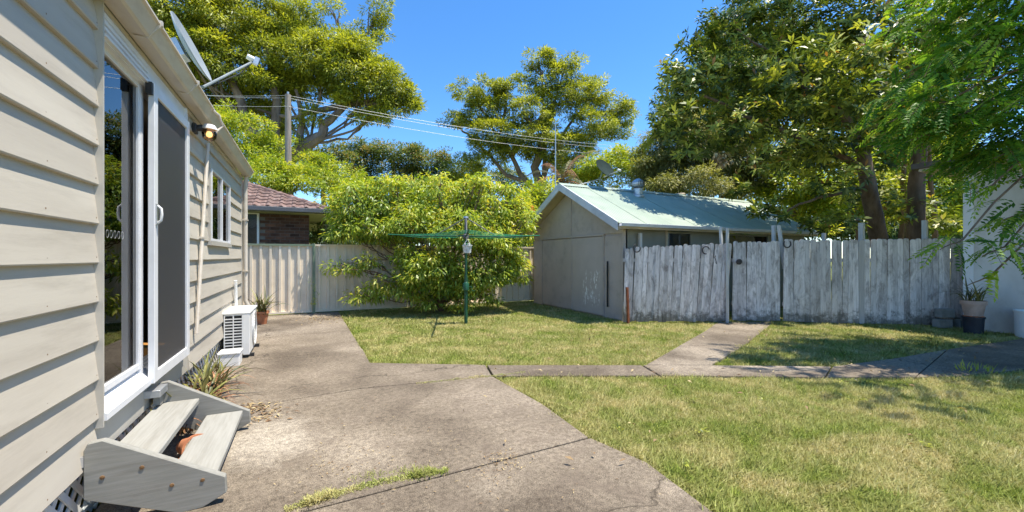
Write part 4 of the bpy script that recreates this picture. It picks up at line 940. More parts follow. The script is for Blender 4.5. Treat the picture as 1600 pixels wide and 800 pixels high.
# block wall, pots
bw = thing('block_wall', 'low mossy grey block wall at the end of the picket fence', 'wall', tuple(G(1487, 514)))
BK = MB().box((0, 0, 0), (.385, .14, .185)).mesh('block', MT['block'], bevel=.008)
o0 = W((1468-800)/FPX*7.72, 7.72, 0); 
for r_ in range(2):
    for k in range(2):
        if r_ == 1 and k == 1: continue
        inst('block', BK, bw, o0+Vector((cA*.395*(k)+(.0 if r_ == 0 else .1), -sA*.395*(k), r_*.192)), (0, 0, -YAW), (.66 if k == 0 else .72, 1, .86))
tub = G(1521, 521); 
tubo = thing('tub', 'dark blue plastic tub with a pink pot standing in it', 'tub', tuple(tub))
MB().lathe(tub, [(.001, .0), (.12, .0), (.135, .27), (.148, .27), (.148, .30), (.133, .30), (.125, .26), (.001, .25)], 20).build('tub_body', MT['navy'], tubo, smooth=True)
for k in range(10):
    a = k*.63; MB().obox(tub+Vector((.09*math.cos(a), .09*math.sin(a), .295)), (.07, .05, .03), Euler((.3*k, .2, a))).build('clay_chip', MT['terra'], tubo)
pk_ = thing('plant_pot', 'faded pink pot standing on the dark blue tub by the white wall', 'pot', (tub.x, tub.y, .31))
MB().lathe((tub.x, tub.y, .31), [(.001, .0), (.115, .0), (.15, .20), (.165, .20), (.168, .27), (.152, .27), (.145, .23), (.001, .23)], 22).build('pot_body', MT['pinkpot'], pk_, smooth=True)
strap_plant((tub.x, tub.y, .54), 46, 1.0, 'spiky green plant growing in the faded pink pot', dead=.1)

# ================================================================== rotary clothes hoist
hb_ = G(728, 505); hoist = thing('clothes_hoist', 'dark green rotary clothes hoist standing on the lawn', 'clothes hoist', tuple(hb_))
MB().tube([hb_+Vector((0, 0, -.05)), hb_+Vector((0, 0, .95))], .036, 12).build('post', MT['hoist'], hoist, smooth=True)
MB().tube([hb_+Vector((0, 0, .94)), hb_+Vector((0, 0, 1.75))], .026, 12).build('post', MT['hoist'], hoist, smooth=True)
MB().tube([hb_+Vector((0, 0, 1.74)), hb_+Vector((0, 0, 2.16))], .030, 12).build('post', MT['charcoal'], hoist, smooth=True)
MB().lathe(hb_+Vector((0, 0, 2.13)), [(.001, .04), (.05, .035), (.055, .0), (.03, -.01)], 14).build('cap', MT['galv'], hoist, smooth=True)
MB().lathe(hb_+Vector((0, 0, .74)), [(.036, -.09), (.06, -.07), (.065, .06), (.036, .1)], 12).build('winder_box', MT['hoist'], hoist, smooth=True)
MB().tube([hb_+Vector((.06, -.02, .74)), hb_+Vector((.10, -.06, .74)), hb_+Vector((.11, -.07, .66)), hb_+Vector((.15, -.10, .66))], .010, 6).build('handle', MT['hoist'], hoist)
MB().lathe(hb_+Vector((0, 0, 1.76)), [(.03, -.05), (.06, -.03), (.06, .03), (.03, .05)], 12).build('hub', MT['charcoal'], hoist, smooth=True)
RT = math.radians(8)-YAW; tips = []; HZ = 1.77; R_ = 1.53
for k in range(4):
    a = RT+k*PI/2; d = Vector((math.cos(a), math.sin(a), 0)); tip = hb_+d*R_+Vector((0, 0, HZ+.02)); tips.append((d, tip))
    MB().tube([hb_+d*.04+Vector((0, 0, HZ)), hb_+d*.8+Vector((0, 0, HZ-.015)), tip], [.017, .016, .013], 8).build('arm', MT['hoist'], hoist, smooth=True)
    MB().tube([hb_+d*.03+Vector((0, 0, 2.12)), hb_+d*.62+Vector((0, 0, HZ+.0))], .011, 6).build('strut', MT['charcoal'], hoist, smooth=True)
for rr in (.5, .67, .84, 1.0):
    for k in range(4):
        d0, t0 = tips[k]; d1_, t1 = tips[(k+1) % 4]
        p0 = hb_+d0*R_*rr+Vector((0, 0, HZ+.02)); p1 = hb_+d1_*R_*rr+Vector((0, 0, HZ+.02)); m_ = (p0+p1)/2-Vector((0, 0, .03))
        MB().tube([p0, p0.lerp(m_, .5)-Vector((0, 0, .008)), m_, p1.lerp(m_, .5)-Vector((0, 0, .008)), p1], .0045, 5, False).build('line', MT['line'], hoist)
bk = hb_+Vector((-.02, -.13, 1.42)); bkt = thing('peg_basket', 'small white wire peg basket hanging from the clothes hoist', 'basket', tuple(bk))
mb = MB().lathe(bk, [(.001, 0), (.07, 0), (.095, .14), (.105, .145), (.105, .16), (.09, .16), (.075, .01), (.001, .01)], 18)
mb.build('basket', pm('mesh_basket_plastic', (.5, .5, .5), (.75, .75, .76), 30, rough=.5, lo=.45, hi=.55), bkt, smooth=True)
MB().tube([bk+Vector((-.09, 0, .15)), bk+Vector((-.02, 0, .24)), bk+Vector((0, 0, .36)), bk+Vector((.02, 0, .24)), bk+Vector((.09, 0, .15))], .005, 6).build('hanger', MT['plastic'], bkt, smooth=True)
for k in range(9):
    a = k*.7; MB().obox(bk+Vector((.055*math.cos(a), .055*math.sin(a), .155)), (.012, .02, .07), Euler((.5*math.sin(k), .4*math.cos(k), a))).build('peg', MT['plastic'] if k % 3 else MT['line'], bkt)
# ================================================================== trees
def tree(name, label, cat, base, blobs, m, barkm, dens, k, rc, Ln, Wd, trunk, limbs_to=True, group=None, droop=.3, out=.5, shell=.6, r0=.2, fix=None, hue=.35, fold=.25, name_crown='crown', rl=.03, flat=.6, jit=.5):
    t = thing(name, label, cat, tuple(base), group)
    if blobs[0][4] > 12:
        sat = []
        for b in blobs:
            for _ in range(3):
                a_ = random.uniform(0, 2*PI); f_ = random.uniform(.25, .5); sat.append((b[0]+b[2]*math.cos(a_)*1.0, b[1]-b[3]*math.sin(a_)*1.0, b[2]*f_, b[3]*f_, b[4]+random.uniform(-.8, .8), None, (b[6] if len(b) > 6 else 1)))
    else: sat = []
    c, d = blob_clusters(blobs+sat, dens, shell)
    if fix: c, d = fix(c, d)
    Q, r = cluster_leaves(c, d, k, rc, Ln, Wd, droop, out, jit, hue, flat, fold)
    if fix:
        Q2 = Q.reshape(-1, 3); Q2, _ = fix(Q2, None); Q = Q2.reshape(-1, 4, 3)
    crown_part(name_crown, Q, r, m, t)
    mb = MB(); limb(mb, [base]+trunk, r0, r0*.55, 9, .10)
    if limbs_to:
        for b in blobs:
            if b[4] > 12 and random.random() < .45: continue
            tgt = PD(b[0], b[1]+b[3]*.15, b[4]); st_ = min(trunk, key=lambda q: (Vector(q)-tgt).length)
            md = Vector(st_).lerp(tgt, .5)+Vector((random.uniform(-.3, .3), random.uniform(-.3, .3), -.12*(tgt-Vector(st_)).length))
            limb(mb, [st_, md, tgt], r0*.2, rl*.5, 6, .18)
            for _ in range(3):
                rx, ry = b[2]*b[4]/FPX, b[3]*b[4]/FPX
                e = tgt+Vector((random.uniform(-1, 1)*rx*.8, random.uniform(-1, 1)*rx*.8, random.uniform(-.5, .8)*ry))
                limb(mb, [md.lerp(tgt, random.random()*.8), e], rl, .008, 5, .25)
    mb.build('trunk', barkm, t, smooth=True)
    return t
P_ = PD
# ---- peach tree by the back fence
def clear_fence(c, d):
    c = c.copy(); m_ = (c[:, 2] < 1.9) & (c[:, 1] > FU-.10) & (c[:, 1] < FU+1.6); c[m_, 1] = FU-.10-RNG.random(m_.sum())*.25
    c[:, 2] = np.maximum(c[:, 2], .06); return c, d
pb = Vector(G(688, 486))
blobs = [(558, 330, 52, 42, 10.2), (548, 362, 38, 18, 9.9, .5), (610, 318, 50, 38, 10.3), (655, 300, 40, 26, 10.6), (690, 318, 56, 38, 10.2), (735, 306, 36, 26, 10.7), (765, 335, 50, 38, 10.3), (805, 345, 28, 34, 10.6), (600, 362, 52, 26, 9.9), (650, 348, 45, 34, 9.6, .6), (715, 362, 55, 40, 9.6), (770, 380, 42, 36, 9.9),
         (665, 425, 40, 30, 9.4, .5), (760, 430, 38, 26, 9.8, .5), (800, 410, 20, 24, 10.0, .4), (725, 440, 30, 22, 9.6, .4), (640, 400, 30, 18, 9.3, .4), (700, 450, 35, 16, 9.5, .4, .7),
         (540, 418, 30, 11, 9.5, .3, .8), (575, 408, 20, 10, 9.6, .3, .7), (570, 462, 24, 15, 9.4, .3, .7), (612, 455, 25, 17, 9.4, .3, .8), (640, 460, 20, 14, 9.4, .3, .7), (765, 462, 18, 18, 9.8, .3, .6), (590, 438, 18, 8, 9.4, .3, .5), (652, 440, 34, 26, 9.5, .4, .9), (730, 448, 42, 26, 9.8, .5, .9), (695, 415, 45, 30, 9.5, .5, .9), (665, 470, 22, 12, 9.4, .3, .7), (725, 472, 28, 10, 9.6, .3, .7), (800, 425, 26, 30, 10.1, .4, .7)]
for _ in range(20):
    a_ = random.uniform(-.1, PI+.1); blobs.append((668+150*math.cos(a_)+random.uniform(-14, 14), 345-66*math.sin(a_)**.6 if math.sin(a_) > 0 else 350, random.uniform(7, 16), random.uniform(7, 13), random.uniform(9.8, 10.6), .3, 1.0))
pt_ = [P_(690, 455, 10.2), P_(685, 420, 10.1)]
tree('peach_tree', 'broad many stemmed tree with bright yellow green leaves by the back fence', 'tree', pb, blobs, MT['leaf_peach'], MT['bark'], 56, 27, .20, .125, .036, pt_, r0=.09, droop=.75, out=.35, fix=clear_fence, rl=.014, shell=.5, hue=.3)
st2 = thing('tmp', None, None, (0, 0, 0)); bpy.data.objects.remove(st2)
pe = [o for o in bpy.data.objects if o.name == 'peach_tree'][0]
mb = MB()
for px, py, yc in ((655, 440, 10), (670, 430, 9.8), (705, 430, 9.9), (725, 445, 10.1), (640, 455, 9.9), (680, 445, 9.6), (712, 450, 9.6)):
    limb(mb, [pb+Vector((random.uniform(-.15, .15), random.uniform(-.1, .1), 0)), P_((px+688)/2, 465, 10.2), P_(px, py, yc), P_(px+(px-688)*.9, py-40, yc)], .045, .018, 6, .12)
limb(mb, [P_(670, 455, 10), P_(630, 405, 9.7), P_(575, 405, 9.6), P_(530, 415, 9.5)], .022, .008, 5, .1)
limb(mb, [P_(680, 470, 10), P_(640, 455, 9.7), P_(580, 462, 9.5)], .02, .008, 5, .1)
mb.build('trunk', MT['bark'], pe, smooth=True)
# ---- low clump of weeds at its foot
sp = thing('seedling', 'small pale green seedling at the foot of the peach tree', 'plant', tuple(G(704, 492)))
c, d = blob_clusters([(704, 482, 14, 7, 9.4, .2)], 60); Q, r = cluster_leaves(c, d, 10, .07, .08, .025, .3, .5); crown_part('leaves', Q, r*.5+.5, MT['leaf_peach'], sp)
# ---- climbing weed on the green fence post
cl = thing('climbing_weed', 'thin dark climber on the green post of the steel fence', 'plant', (.14, FU-.06, 0))
c, d = blob_clusters([(492, 470, 7, 20, 9.6, .08), (490, 440, 5, 20, 9.6, .06, .4)], 90); c[:, 1] = np.minimum(c[:, 1], FU-.06); Q, r = cluster_leaves(c, d, 6, .05, .06, .012, -.4, .2); crown_part('leaves', Q, r, MT['leaf_peach'], cl)

# ---- big gum at the left
e1b = Vector(P_(440, 420, 24)); e1b.z = 0
gum_blobs = [(250, 20, 60, 55, 22), (330, 30, 70, 45, 23), (300, 90, 50, 35, 22, None, .8), (400, 25, 60, 40, 25, None, .6), (350, 115, 60, 32, 23), (430, 95, 50, 32, 24), (395, 150, 55, 30, 25), (440, 60, 45, 28, 25, None, .8),
             (480, 100, 50, 35, 24), (545, 115, 45, 38, 24), (510, 75, 45, 22, 25), (600, 140, 38, 38, 24), (565, 90, 50, 22, 25, None, .8), (625, 150, 26, 26, 24), (570, 155, 40, 18, 24, None, .7), (420, 190, 30, 26, 25, None, .7), (350, 180, 40, 30, 25), (480, 135, 40, 22, 25),
             (300, 150, 40, 40, 25), (500, 178, 22, 12, 24, .6, .5), (465, 205, 15, 18, 24, .6, .4), (585, 180, 30, 9, 24, .6, .35)]
tk = [P_(447, 300, 24), P_(455, 245, 24), P_(485, 222, 24), P_(503, 212, 24), P_(508, 195, 24), P_(540, 165, 24), P_(590, 155, 24)]
gum = tree('gum_tree', 'huge spreading gum tree with layered clumps of foliage beyond the tiled roof', 'tree', e1b, gum_blobs, MT['leaf_gum'], MT['bark_pale'], 9, 60, .48, .24, .066, tk[:3], r0=.42, rl=.07, droop=.35, shell=.75, flat=.5, limbs_to=True)
mb = MB(); limb(mb, tk[1:], .42, .10, 8, .08); limb(mb, [P_(468, 235, 24), P_(472, 180, 24), P_(462, 140, 24)], .24, .08, 8, .1); limb(mb, [P_(540, 165, 24), P_(500, 172, 24), P_(455, 185, 24), P_(400, 170, 24)], .2, .08, 7, .1)
limb(mb, [P_(455, 245, 24), P_(428, 215, 24), P_(432, 160, 24), P_(425, 110, 24), P_(410, 40, 24)], .34, .1, 8, .1); limb(mb, [P_(447, 280, 24), P_(390, 200, 23), P_(360, 110, 23), P_(330, 20, 23)], .34, .1, 8, .1); limb(mb, [P_(540, 165, 24), P_(620, 165, 24), P_(640, 175, 24)], .09, .03, 6, .1)
mb.build('trunk', MT['bark_pale'], gum, smooth=True)
g2b = Vector(P_(430, 420, 30)); g2b.z = 0
tree('gum_tree', 'sparse gum tree at the top edge, left of the open sky', 'tree', g2b, [(590, 15, 20, 25, 30, None, .8), (600, 45, 12, 14, 30, None, .8), (560, 50, 28, 12, 30, None, .8), (520, 15, 18, 14, 30, None, .6), (450, 20, 35, 28, 30), (400, 60, 40, 30, 30), (480, 45, 25, 18, 30)], MT['leaf_gum'], MT['bark_pale'], 5, 48, .5, .26, .07, [P_(440, 200, 30), P_(450, 120, 30), P_(500, 90, 30), P_(545, 70, 30)], r0=.35, rl=.07, shell=.7, flat=.6)
# ---- bright bushy trees beyond the tiled roof
for i, (bl, lab) in enumerate(([[(385, 215, 45, 38, 19), (350, 200, 30, 30, 19), (395, 250, 42, 30, 18.5), (420, 235, 28, 28, 19.5)], 'bright green bushy tree directly above the brown tiled roof'],
                               [[(430, 278, 60, 20, 17), (470, 285, 50, 18, 17), (400, 290, 40, 15, 17), (440, 262, 30, 14, 17.5)], 'low yellow green tree just beyond the ridge of the tiled roof'],
                               [[(520, 275, 48, 26, 20), (495, 262, 30, 18, 20), (545, 290, 30, 20, 19)], 'rounded green tree between the tiled roof and the peach tree'])):
    b = Vector(P_(bl[0][0], 420, bl[0][4])); b.z = 0
    tree('bushy_tree', lab, 'tree', b, bl, MT['leaf_light'], MT['bark'], 11, 45, .33, .16, .05, [P_(bl[0][0], bl[0][1]+40, bl[0][4])], r0=.15, rl=.03, group='bushy trees beyond the back fence', shell=.7)
# ---- middle gum
mg = Vector(P_(845, 420, 34)); mg.z = 0
mid = [(744, 143, 40, 19, 34), (793, 140, 15, 12, 34), (840, 95, 22, 17, 34), (885, 100, 20, 11, 34, None, .8), (864, 128, 32, 22, 34), (926, 146, 26, 20, 34), (825, 180, 36, 25, 33), (895, 150, 28, 20, 33.5), (952, 168, 26, 20, 34), (975, 180, 13, 24, 34, None, .7), (702, 187, 15, 11, 34, None, .8),
       (757, 180, 34, 26, 34), (764, 212, 34, 22, 33), (832, 218, 42, 18, 33), (926, 200, 36, 26, 33), (960, 205, 16, 22, 34, None, .7), (757, 242, 34, 20, 34, None, .7), (806, 240, 28, 16, 34, None, .7), (725, 262, 26, 22, 34, None, .8), (877, 235, 40, 26, 33), (895, 268, 30, 18, 33), (790, 165, 22, 14, 34, None, .7), (860, 160, 25, 16, 34, None, .8), (815, 130, 16, 10, 34, None, .6)]
tree('gum_tree', 'wide gum tree with open twisting limbs in the centre, above the shed dish', 'tree', mg, mid, MT['leaf_gum'], MT['bark_pale'], 6, 52, .5, .28, .075, [P_(845, 300, 34), P_(835, 262, 34), P_(850, 215, 34), P_(865, 165, 34), P_(800, 240, 34), P_(780, 215, 34), P_(905, 215, 34)], r0=.4, rl=.07, shell=.75, flat=.5)
mt_ = [o for o in bpy.data.objects if o.name.startswith('gum_tree')][-1]
mb = MB(); limb(mb, [P_(838, 300, 34), P_(812, 270, 34), P_(795, 235, 34), P_(770, 200, 34), P_(745, 155, 34)], .26, .07, 7, .1); limb(mb, [P_(830, 285, 34), P_(790, 275, 34), P_(765, 240, 34), P_(730, 210, 34), P_(705, 190, 34)], .2, .05, 7, .15); limb(mb, [P_(845, 285, 34), P_(865, 240, 34), P_(885, 200, 34), P_(920, 160, 34)], .24, .06, 7, .1); limb(mb, [P_(850, 290, 34), P_(852, 200, 34), P_(848, 110, 34)], .22, .06, 7, .08)
mb.build('trunk', MT['bark_pale'], mt_, smooth=True)
# ---- dark far trees along the skyline
far = [[(505, 265, 24, 28, 42), (525, 240, 22, 15, 42), (535, 285, 30, 30, 42), (490, 245, 14, 10, 42)], [(570, 255, 26, 24, 44), (552, 232, 18, 12, 44), (585, 235, 14, 9, 44), (575, 290, 30, 26, 44)], [(612, 240, 24, 18, 43), (640, 255, 24, 20, 43), (625, 285, 30, 24, 43), (650, 238, 10, 8, 43)], [(668, 262, 26, 22, 45), (690, 252, 12, 12, 45), (680, 290, 30, 22, 45)], [(720, 275, 26, 20, 46), (745, 270, 16, 14, 46), (735, 300, 30, 20, 46)], [(795, 285, 34, 20, 40, None, .8)]]
flab = ['dark far gum just right of the utility pole', 'far gum with dark crown left of the gap above the peach tree', 'far double crowned gum above the middle of the peach tree', 'pale far gum above the right half of the peach tree', 'small far gum left of the foot of the wide central gum', 'dim far tree under the wide central gum']
for bl, lab in zip(far, flab):
    b = Vector(P_(bl[0][0], 420, bl[0][4])); b.z = 0
    tree('far_tree', lab, 'tree', b, bl, MT['leaf_far'], MT['bark_pale'], 3.4, 60, .8, .34, .10, [P_(bl[0][0], 300, bl[0][4]), P_(bl[0][0]+3, bl[0][1]+15, bl[0][4])], r0=.3, rl=.07, group='far gums along the skyline', shell=.5)
fw = []
for k in range(46): fw.append((-500+k*62+random.uniform(-20, 20), 352+random.uniform(-14, 14), 55, 50+random.uniform(-8, 14), 52+random.uniform(-5, 8), 4.0))
c, d = blob_clusters(fw, 1.9, .3); Q, r = cluster_leaves(c, d, 44, .9, .55, .22, .3, .5)
stuff('distant_wood', Q, r, MT['leaf_far'], 'distant belt of dark trees closing the view behind fences and roofs', 'trees')
# ---- things beyond the shed
for i, (bl, lab, mm) in enumerate(([[(850, 300, 20, 22, 15), (838, 318, 18, 18, 15)], 'bright green shrub beyond the left slope of the shed roof', 'leaf_light'],
                                   [[(945, 262, 38, 26, 20), (975, 245, 30, 18, 21), (915, 275, 22, 18, 20), (990, 270, 28, 26, 21)], 'yellow green tree behind the slate satellite dish', 'leaf_light'],
                                   [[(1030, 250, 40, 50, 16), (1080, 230, 50, 55, 16), (1130, 250, 50, 55, 16), (1060, 200, 40, 35, 17), (1180, 270, 45, 50, 16), (1010, 280, 25, 25, 16), (1100, 290, 60, 22, 15)], 'fine leaved grey green tree close behind the shed roof', 'leaf_grey'],
                                   [[(1240, 290, 45, 45, 15), (1285, 320, 35, 35, 15), (1220, 240, 40, 40, 16), (1310, 290, 40, 40, 15)], 'pale green tree behind the far end of the shed roof', 'leaf_light'],
                                   [[(1340, 300, 60, 60, 17), (1430, 310, 55, 70, 17), (1490, 290, 50, 70, 17), (1400, 240, 60, 50, 18)], 'shaded yellow green tree beyond the picket fence, left of the garage', 'leaf_light'],
                                   [[(1120, 150, 70, 70, 19), (1220, 130, 80, 90, 19), (1320, 150, 70, 90, 20), (1160, 60, 60, 60, 20), (1450, 180, 80, 100, 21)], 'tall dim tree filling the gaps behind the glossy leaved tree', 'leaf_far'])):
    b = Vector(P_(bl[0][0], 420, bl[0][4])); b.z = 0
    small = mm == 'leaf_grey'
    tree('background_tree', lab, 'tree', b, bl, MT[mm], MT['bark'], 22 if small else 14, 80 if small else 44, .34, .15 if small else .17, .032 if small else .06, [P_(bl[0][0], 330, bl[0][4])], r0=.14, rl=.03, droop=.6 if small else .3, group='trees beyond the fence and shed', shell=.5)
# ---- palm
pmb = Vector(P_(878, 420, 17)); pmb.z = 0; pal = thing('palm', 'pale feathery palm fronds showing above the shed gable', 'palm', tuple(pmb)); hub = Vector(P_(878, 285, 17))
MB().tube([pmb, hub], [.14, .1], 8).build('trunk', MT['bark_pale'], pal)
for k in range(13):
    a = 2*PI*k/13+.2; el = random.uniform(.5, 1.2); L_ = random.uniform(1.3, 1.9); mbp = MB(); prev = hub
    pts = [hub+Vector((math.cos(a)*L_*t, math.sin(a)*L_*t, L_*(math.tan(el)*t*.8-1.1*t*t))) for t in [j/8 for j in range(9)]]
    for j in range(1, 9):
        d = (pts[j]-pts[j-1]).normalized(); sd = d.cross(Vector((0, 0, 1))).normalized()
        for s in (-1, 1):
            for q in range(3):
                p = pts[j-1].lerp(pts[j], q/3); e = p+sd*s*.36*(1-.06*j)+d*.22-Vector((0, 0, .16)); mbp.add([p-d*.02, p+d*.02, e], [(0, 1, 2)])
    mbp.tube(pts, .015, 4); mbp.build('frond', MT['strap'] if k % 3 else MT['strap_dead'], pal)
# ---- red flowers
rb = Vector(P_(832, 380, 13)); rb.z = 0; rf = thing('flowering_bush', 'bush with a red flower cluster left of the shed gable', 'bush', tuple(rb))
c, d = blob_clusters([(828, 345, 14, 26, 13, .4), (820, 320, 14, 16, 13, .3), (835, 370, 24, 26, 13, .4)], 60); Q, r = cluster_leaves(c, d, 12, .15, .10, .04); crown_part('crown', Q, r, MT['leaf_light'], rf)
c, d = blob_clusters([(830, 328, 5, 6, 12.6, .1), (835, 339, 3, 3, 12.6, .06)], 300); Q, r = cluster_leaves(c, d, 6, .04, .05, .04); crown_part('flower', Q, r, MT['red'], rf)

hg = Vector(P_(500, 405, 14.5)); hg.z = 0
hdg = thing('dark_shrub', 'dark shrub filling the gap between the brick house and the peach tree', 'shrub', tuple(hg))
c, d = blob_clusters([(500, 365, 26, 30, 14.5, .5), (540, 370, 40, 26, 14.5, .5), (508, 345, 14, 16, 14.5, .5), (600, 370, 40, 25, 14.5, .5)], 45); Q, r = cluster_leaves(c, d, 16, .15, .11, .04); crown_part('crown', Q, r*.5, MT['leaf_far'], hdg)
# ---- big glossy leaved tree behind the picket fence
mgb = Vector(P_(1392, 372, 10.6)); mgb.z = 0
mag = thing('glossy_leaved_tree', 'big dark glossy leaved tree with two thick trunks rising behind the picket fence', 'tree', tuple(mgb))
MBL = [(1080, 130, 55, 60, 10.5, 1.0), (1050, 200, 38, 45, 10.2, .8), (1110, 60, 40, 35, 10.6, .9), (1160, 120, 60, 60, 10.6, 1.1), (1180, 30, 60, 40, 10.8, 1.2), (1150, 200, 60, 45, 10.2, 1.0), (1250, 60, 65, 55, 10.6, 1.2), (1240, 150, 65, 55, 10.2, 1.2), (1240, 230, 60, 40, 9.8, 1.0), (1330, 50, 65, 55, 10.4, 1.2), (1320, 150, 65, 55, 10.0, 1.2), (1310, 225, 55, 40, 9.9, 1.0), (1400, 60, 60, 60, 10.4, 1.2), (1400, 170, 60, 60, 10.4, 1.2),
       (1470, 60, 55, 70, 10.5, 1.1), (1470, 180, 45, 50, 10.8, .9), (1080, 235, 40, 25, 10.2, .6, .6), (1190, 265, 36, 24, 9.9, .6, .6), (1205, 335, 38, 20, 9.5, .5, .8), (1165, 300, 22, 14, 9.6, .4, .5), (1300, 290, 36, 34, 9.9, .8, .7), (1300, 350, 40, 22, 9.9, .8, .8), (1400, 330, 30, 40, 11.5, .6, .6), (1440, 340, 35, 35, 11.8, .8, .6), (1380, 250, 40, 30, 10.9, .8, .7), (1480, 350, 25, 25, 11.4, .7, .5), (1180, -60, 80, 60, 10.8, 1.3), (1330, -60, 90, 60, 10.5, 1.4), (1460, -60, 80, 60, 10.6, 1.3), (1240, -120, 120, 50, 10.8, 1.5), (1300, 150, 60, 50, 8.4, .7, .6), (1240, 100, 55, 40, 8.6, .7, .6), (1380, 190, 50, 40, 8.3, .6, .6), (1350, 90, 60, 50, 8.6, .7, .6), (1200, 195, 60, 40, 11.6, .9), (1270, 250, 60, 40, 11.8, .9), (1370, 300, 70, 40, 12.4, .8, .8)]
c, d = blob_clusters(MBL, 44, .5); k = 9; n = len(c)
cc = np.repeat(c, k, 0); dd = np.repeat(d, k, 0); a = np.tile(np.arange(k)*2.4, n)+np.repeat(RNG.uniform(0, 6, n), k)
ax = unit(dd*.6+sph(n*k)*0+np.repeat(sph(n), k, 0)*.5+np.array([0, 0, .35])); s1_ = unit(np.cross(ax, np.array([0.31, .2, .93]))); s2_ = np.cross(ax, s1_)
rad = s1_*np.cos(a)[:, None]+s2_*np.sin(a)[:, None]; di = unit(rad+ax*RNG.uniform(-.1, .9, n*k)[:, None]+np.array([0, 0, -.35])); base = cc+ax*(RNG.random(n*k)[:, None]*.12)
base[:, 2] = np.maximum(base[:, 2], 1.5)
Ln = .21*(.6+.6*RNG.random(n*k)); cr = np.repeat(RNG.random(n), k)
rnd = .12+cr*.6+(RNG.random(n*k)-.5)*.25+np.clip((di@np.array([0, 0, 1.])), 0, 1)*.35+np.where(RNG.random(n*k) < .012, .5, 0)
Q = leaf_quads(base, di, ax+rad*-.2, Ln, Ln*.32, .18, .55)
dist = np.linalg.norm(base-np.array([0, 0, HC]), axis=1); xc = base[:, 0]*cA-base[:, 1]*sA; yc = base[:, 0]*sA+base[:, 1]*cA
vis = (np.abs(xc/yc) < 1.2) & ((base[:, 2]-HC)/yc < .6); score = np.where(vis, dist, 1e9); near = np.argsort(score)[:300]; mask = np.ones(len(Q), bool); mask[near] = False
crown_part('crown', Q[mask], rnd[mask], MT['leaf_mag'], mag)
LMs = []
for v in (.1, .25, .4, .6, .8):
    q = leaf_quads(np.zeros((1, 3)), np.array([[0, 0, 1.]]), np.array([[0, 1., 0]]), [1.0], [.32], .18, .55); LMs.append(quads_mesh('leaf', q, np.array([v]), MT['leaf_mag'], (0, 0, 0)))
for i in near:
    z_ = Vector(di[i]); nn_ = Vector(ax[i]-rad[i]*.2); x_ = z_.cross(nn_).normalized()*1.0; y_ = z_.cross(x_); M_ = Matrix((x_, -y_, z_)).transposed()
    o = inst('leaf', LMs[min(4, max(0, int(rnd[i]*5)))], mag, base[i]); o.rotation_euler = M_.to_euler(); o.scale = (Ln[i],)*3
mb = MB()
limb(mb, [mgb+Vector((-.0, 0, 0)), P_(1374, 372, 10.4), P_(1358, 300, 10.2), P_(1350, 245, 10.2)], .21, .15, 10, .05)
limb(mb, [P_(1350, 247, 10.2), P_(1332, 205, 10.1), P_(1290, 150, 10.2), P_(1240, 90, 10.3)], .13, .05, 8, .1); limb(mb, [P_(1350, 247, 10.2), P_(1368, 190, 10.3), P_(1365, 100, 10.4), P_(1340, 20, 10.4)], .13, .05, 8, .1)
limb(mb, [P_(1355, 270, 10.2), P_(1290, 230, 10.1), P_(1190, 190, 10.2), P_(1100, 150, 10.3)], .09, .03, 7, .12); limb(mb, [P_(1352, 290, 10.2), P_(1280, 310, 9.9), P_(1215, 335, 9.6)], .05, .02, 6, .15); limb(mb, [P_(1290, 160, 10.2), P_(1200, 80, 10.4), P_(1140, 40, 10.5)], .06, .02, 6, .15)
mb.build('trunk', MT['bark'], mag, smooth=True)
mb = MB(); m2 = Vector(P_(1435, 372, 11.2)); m2.z = 0
limb(mb, [m2, P_(1430, 372, 11.2), P_(1432, 290, 11.1), P_(1438, 200, 11.0), P_(1420, 100, 10.9)], .24, .12, 10, .04); limb(mb, [P_(1436, 240, 11.1), P_(1470, 180, 10.9), P_(1500, 100, 10.8)], .12, .05, 8, .1); mb.build('trunk', MT['bark'], mag, smooth=True)
for px, lean in ((1408, 4), (1462, -8)):
    mb = MB(); b = Vector(P_(px, 372, 12.4)); b.z = 0; limb(mb, [b, P_(px, 372, 12.4), P_(px+lean, 280, 12.3), P_(px+lean*2, 180, 12)], .09, .05, 8, .06); mb.build('trunk', MT['bark'], mag, smooth=True)
# dry leaves caught in it
c, d = blob_clusters([(1128, 250, 10, 12, 9.6, .15), (1120, 240, 6, 8, 9.6, .1)], 90); Q, r = cluster_leaves(c, d, 6, .08, .14, .05, 1.0, .1); crown_part('dead_leaves', Q, r, MT['litter'], mag)

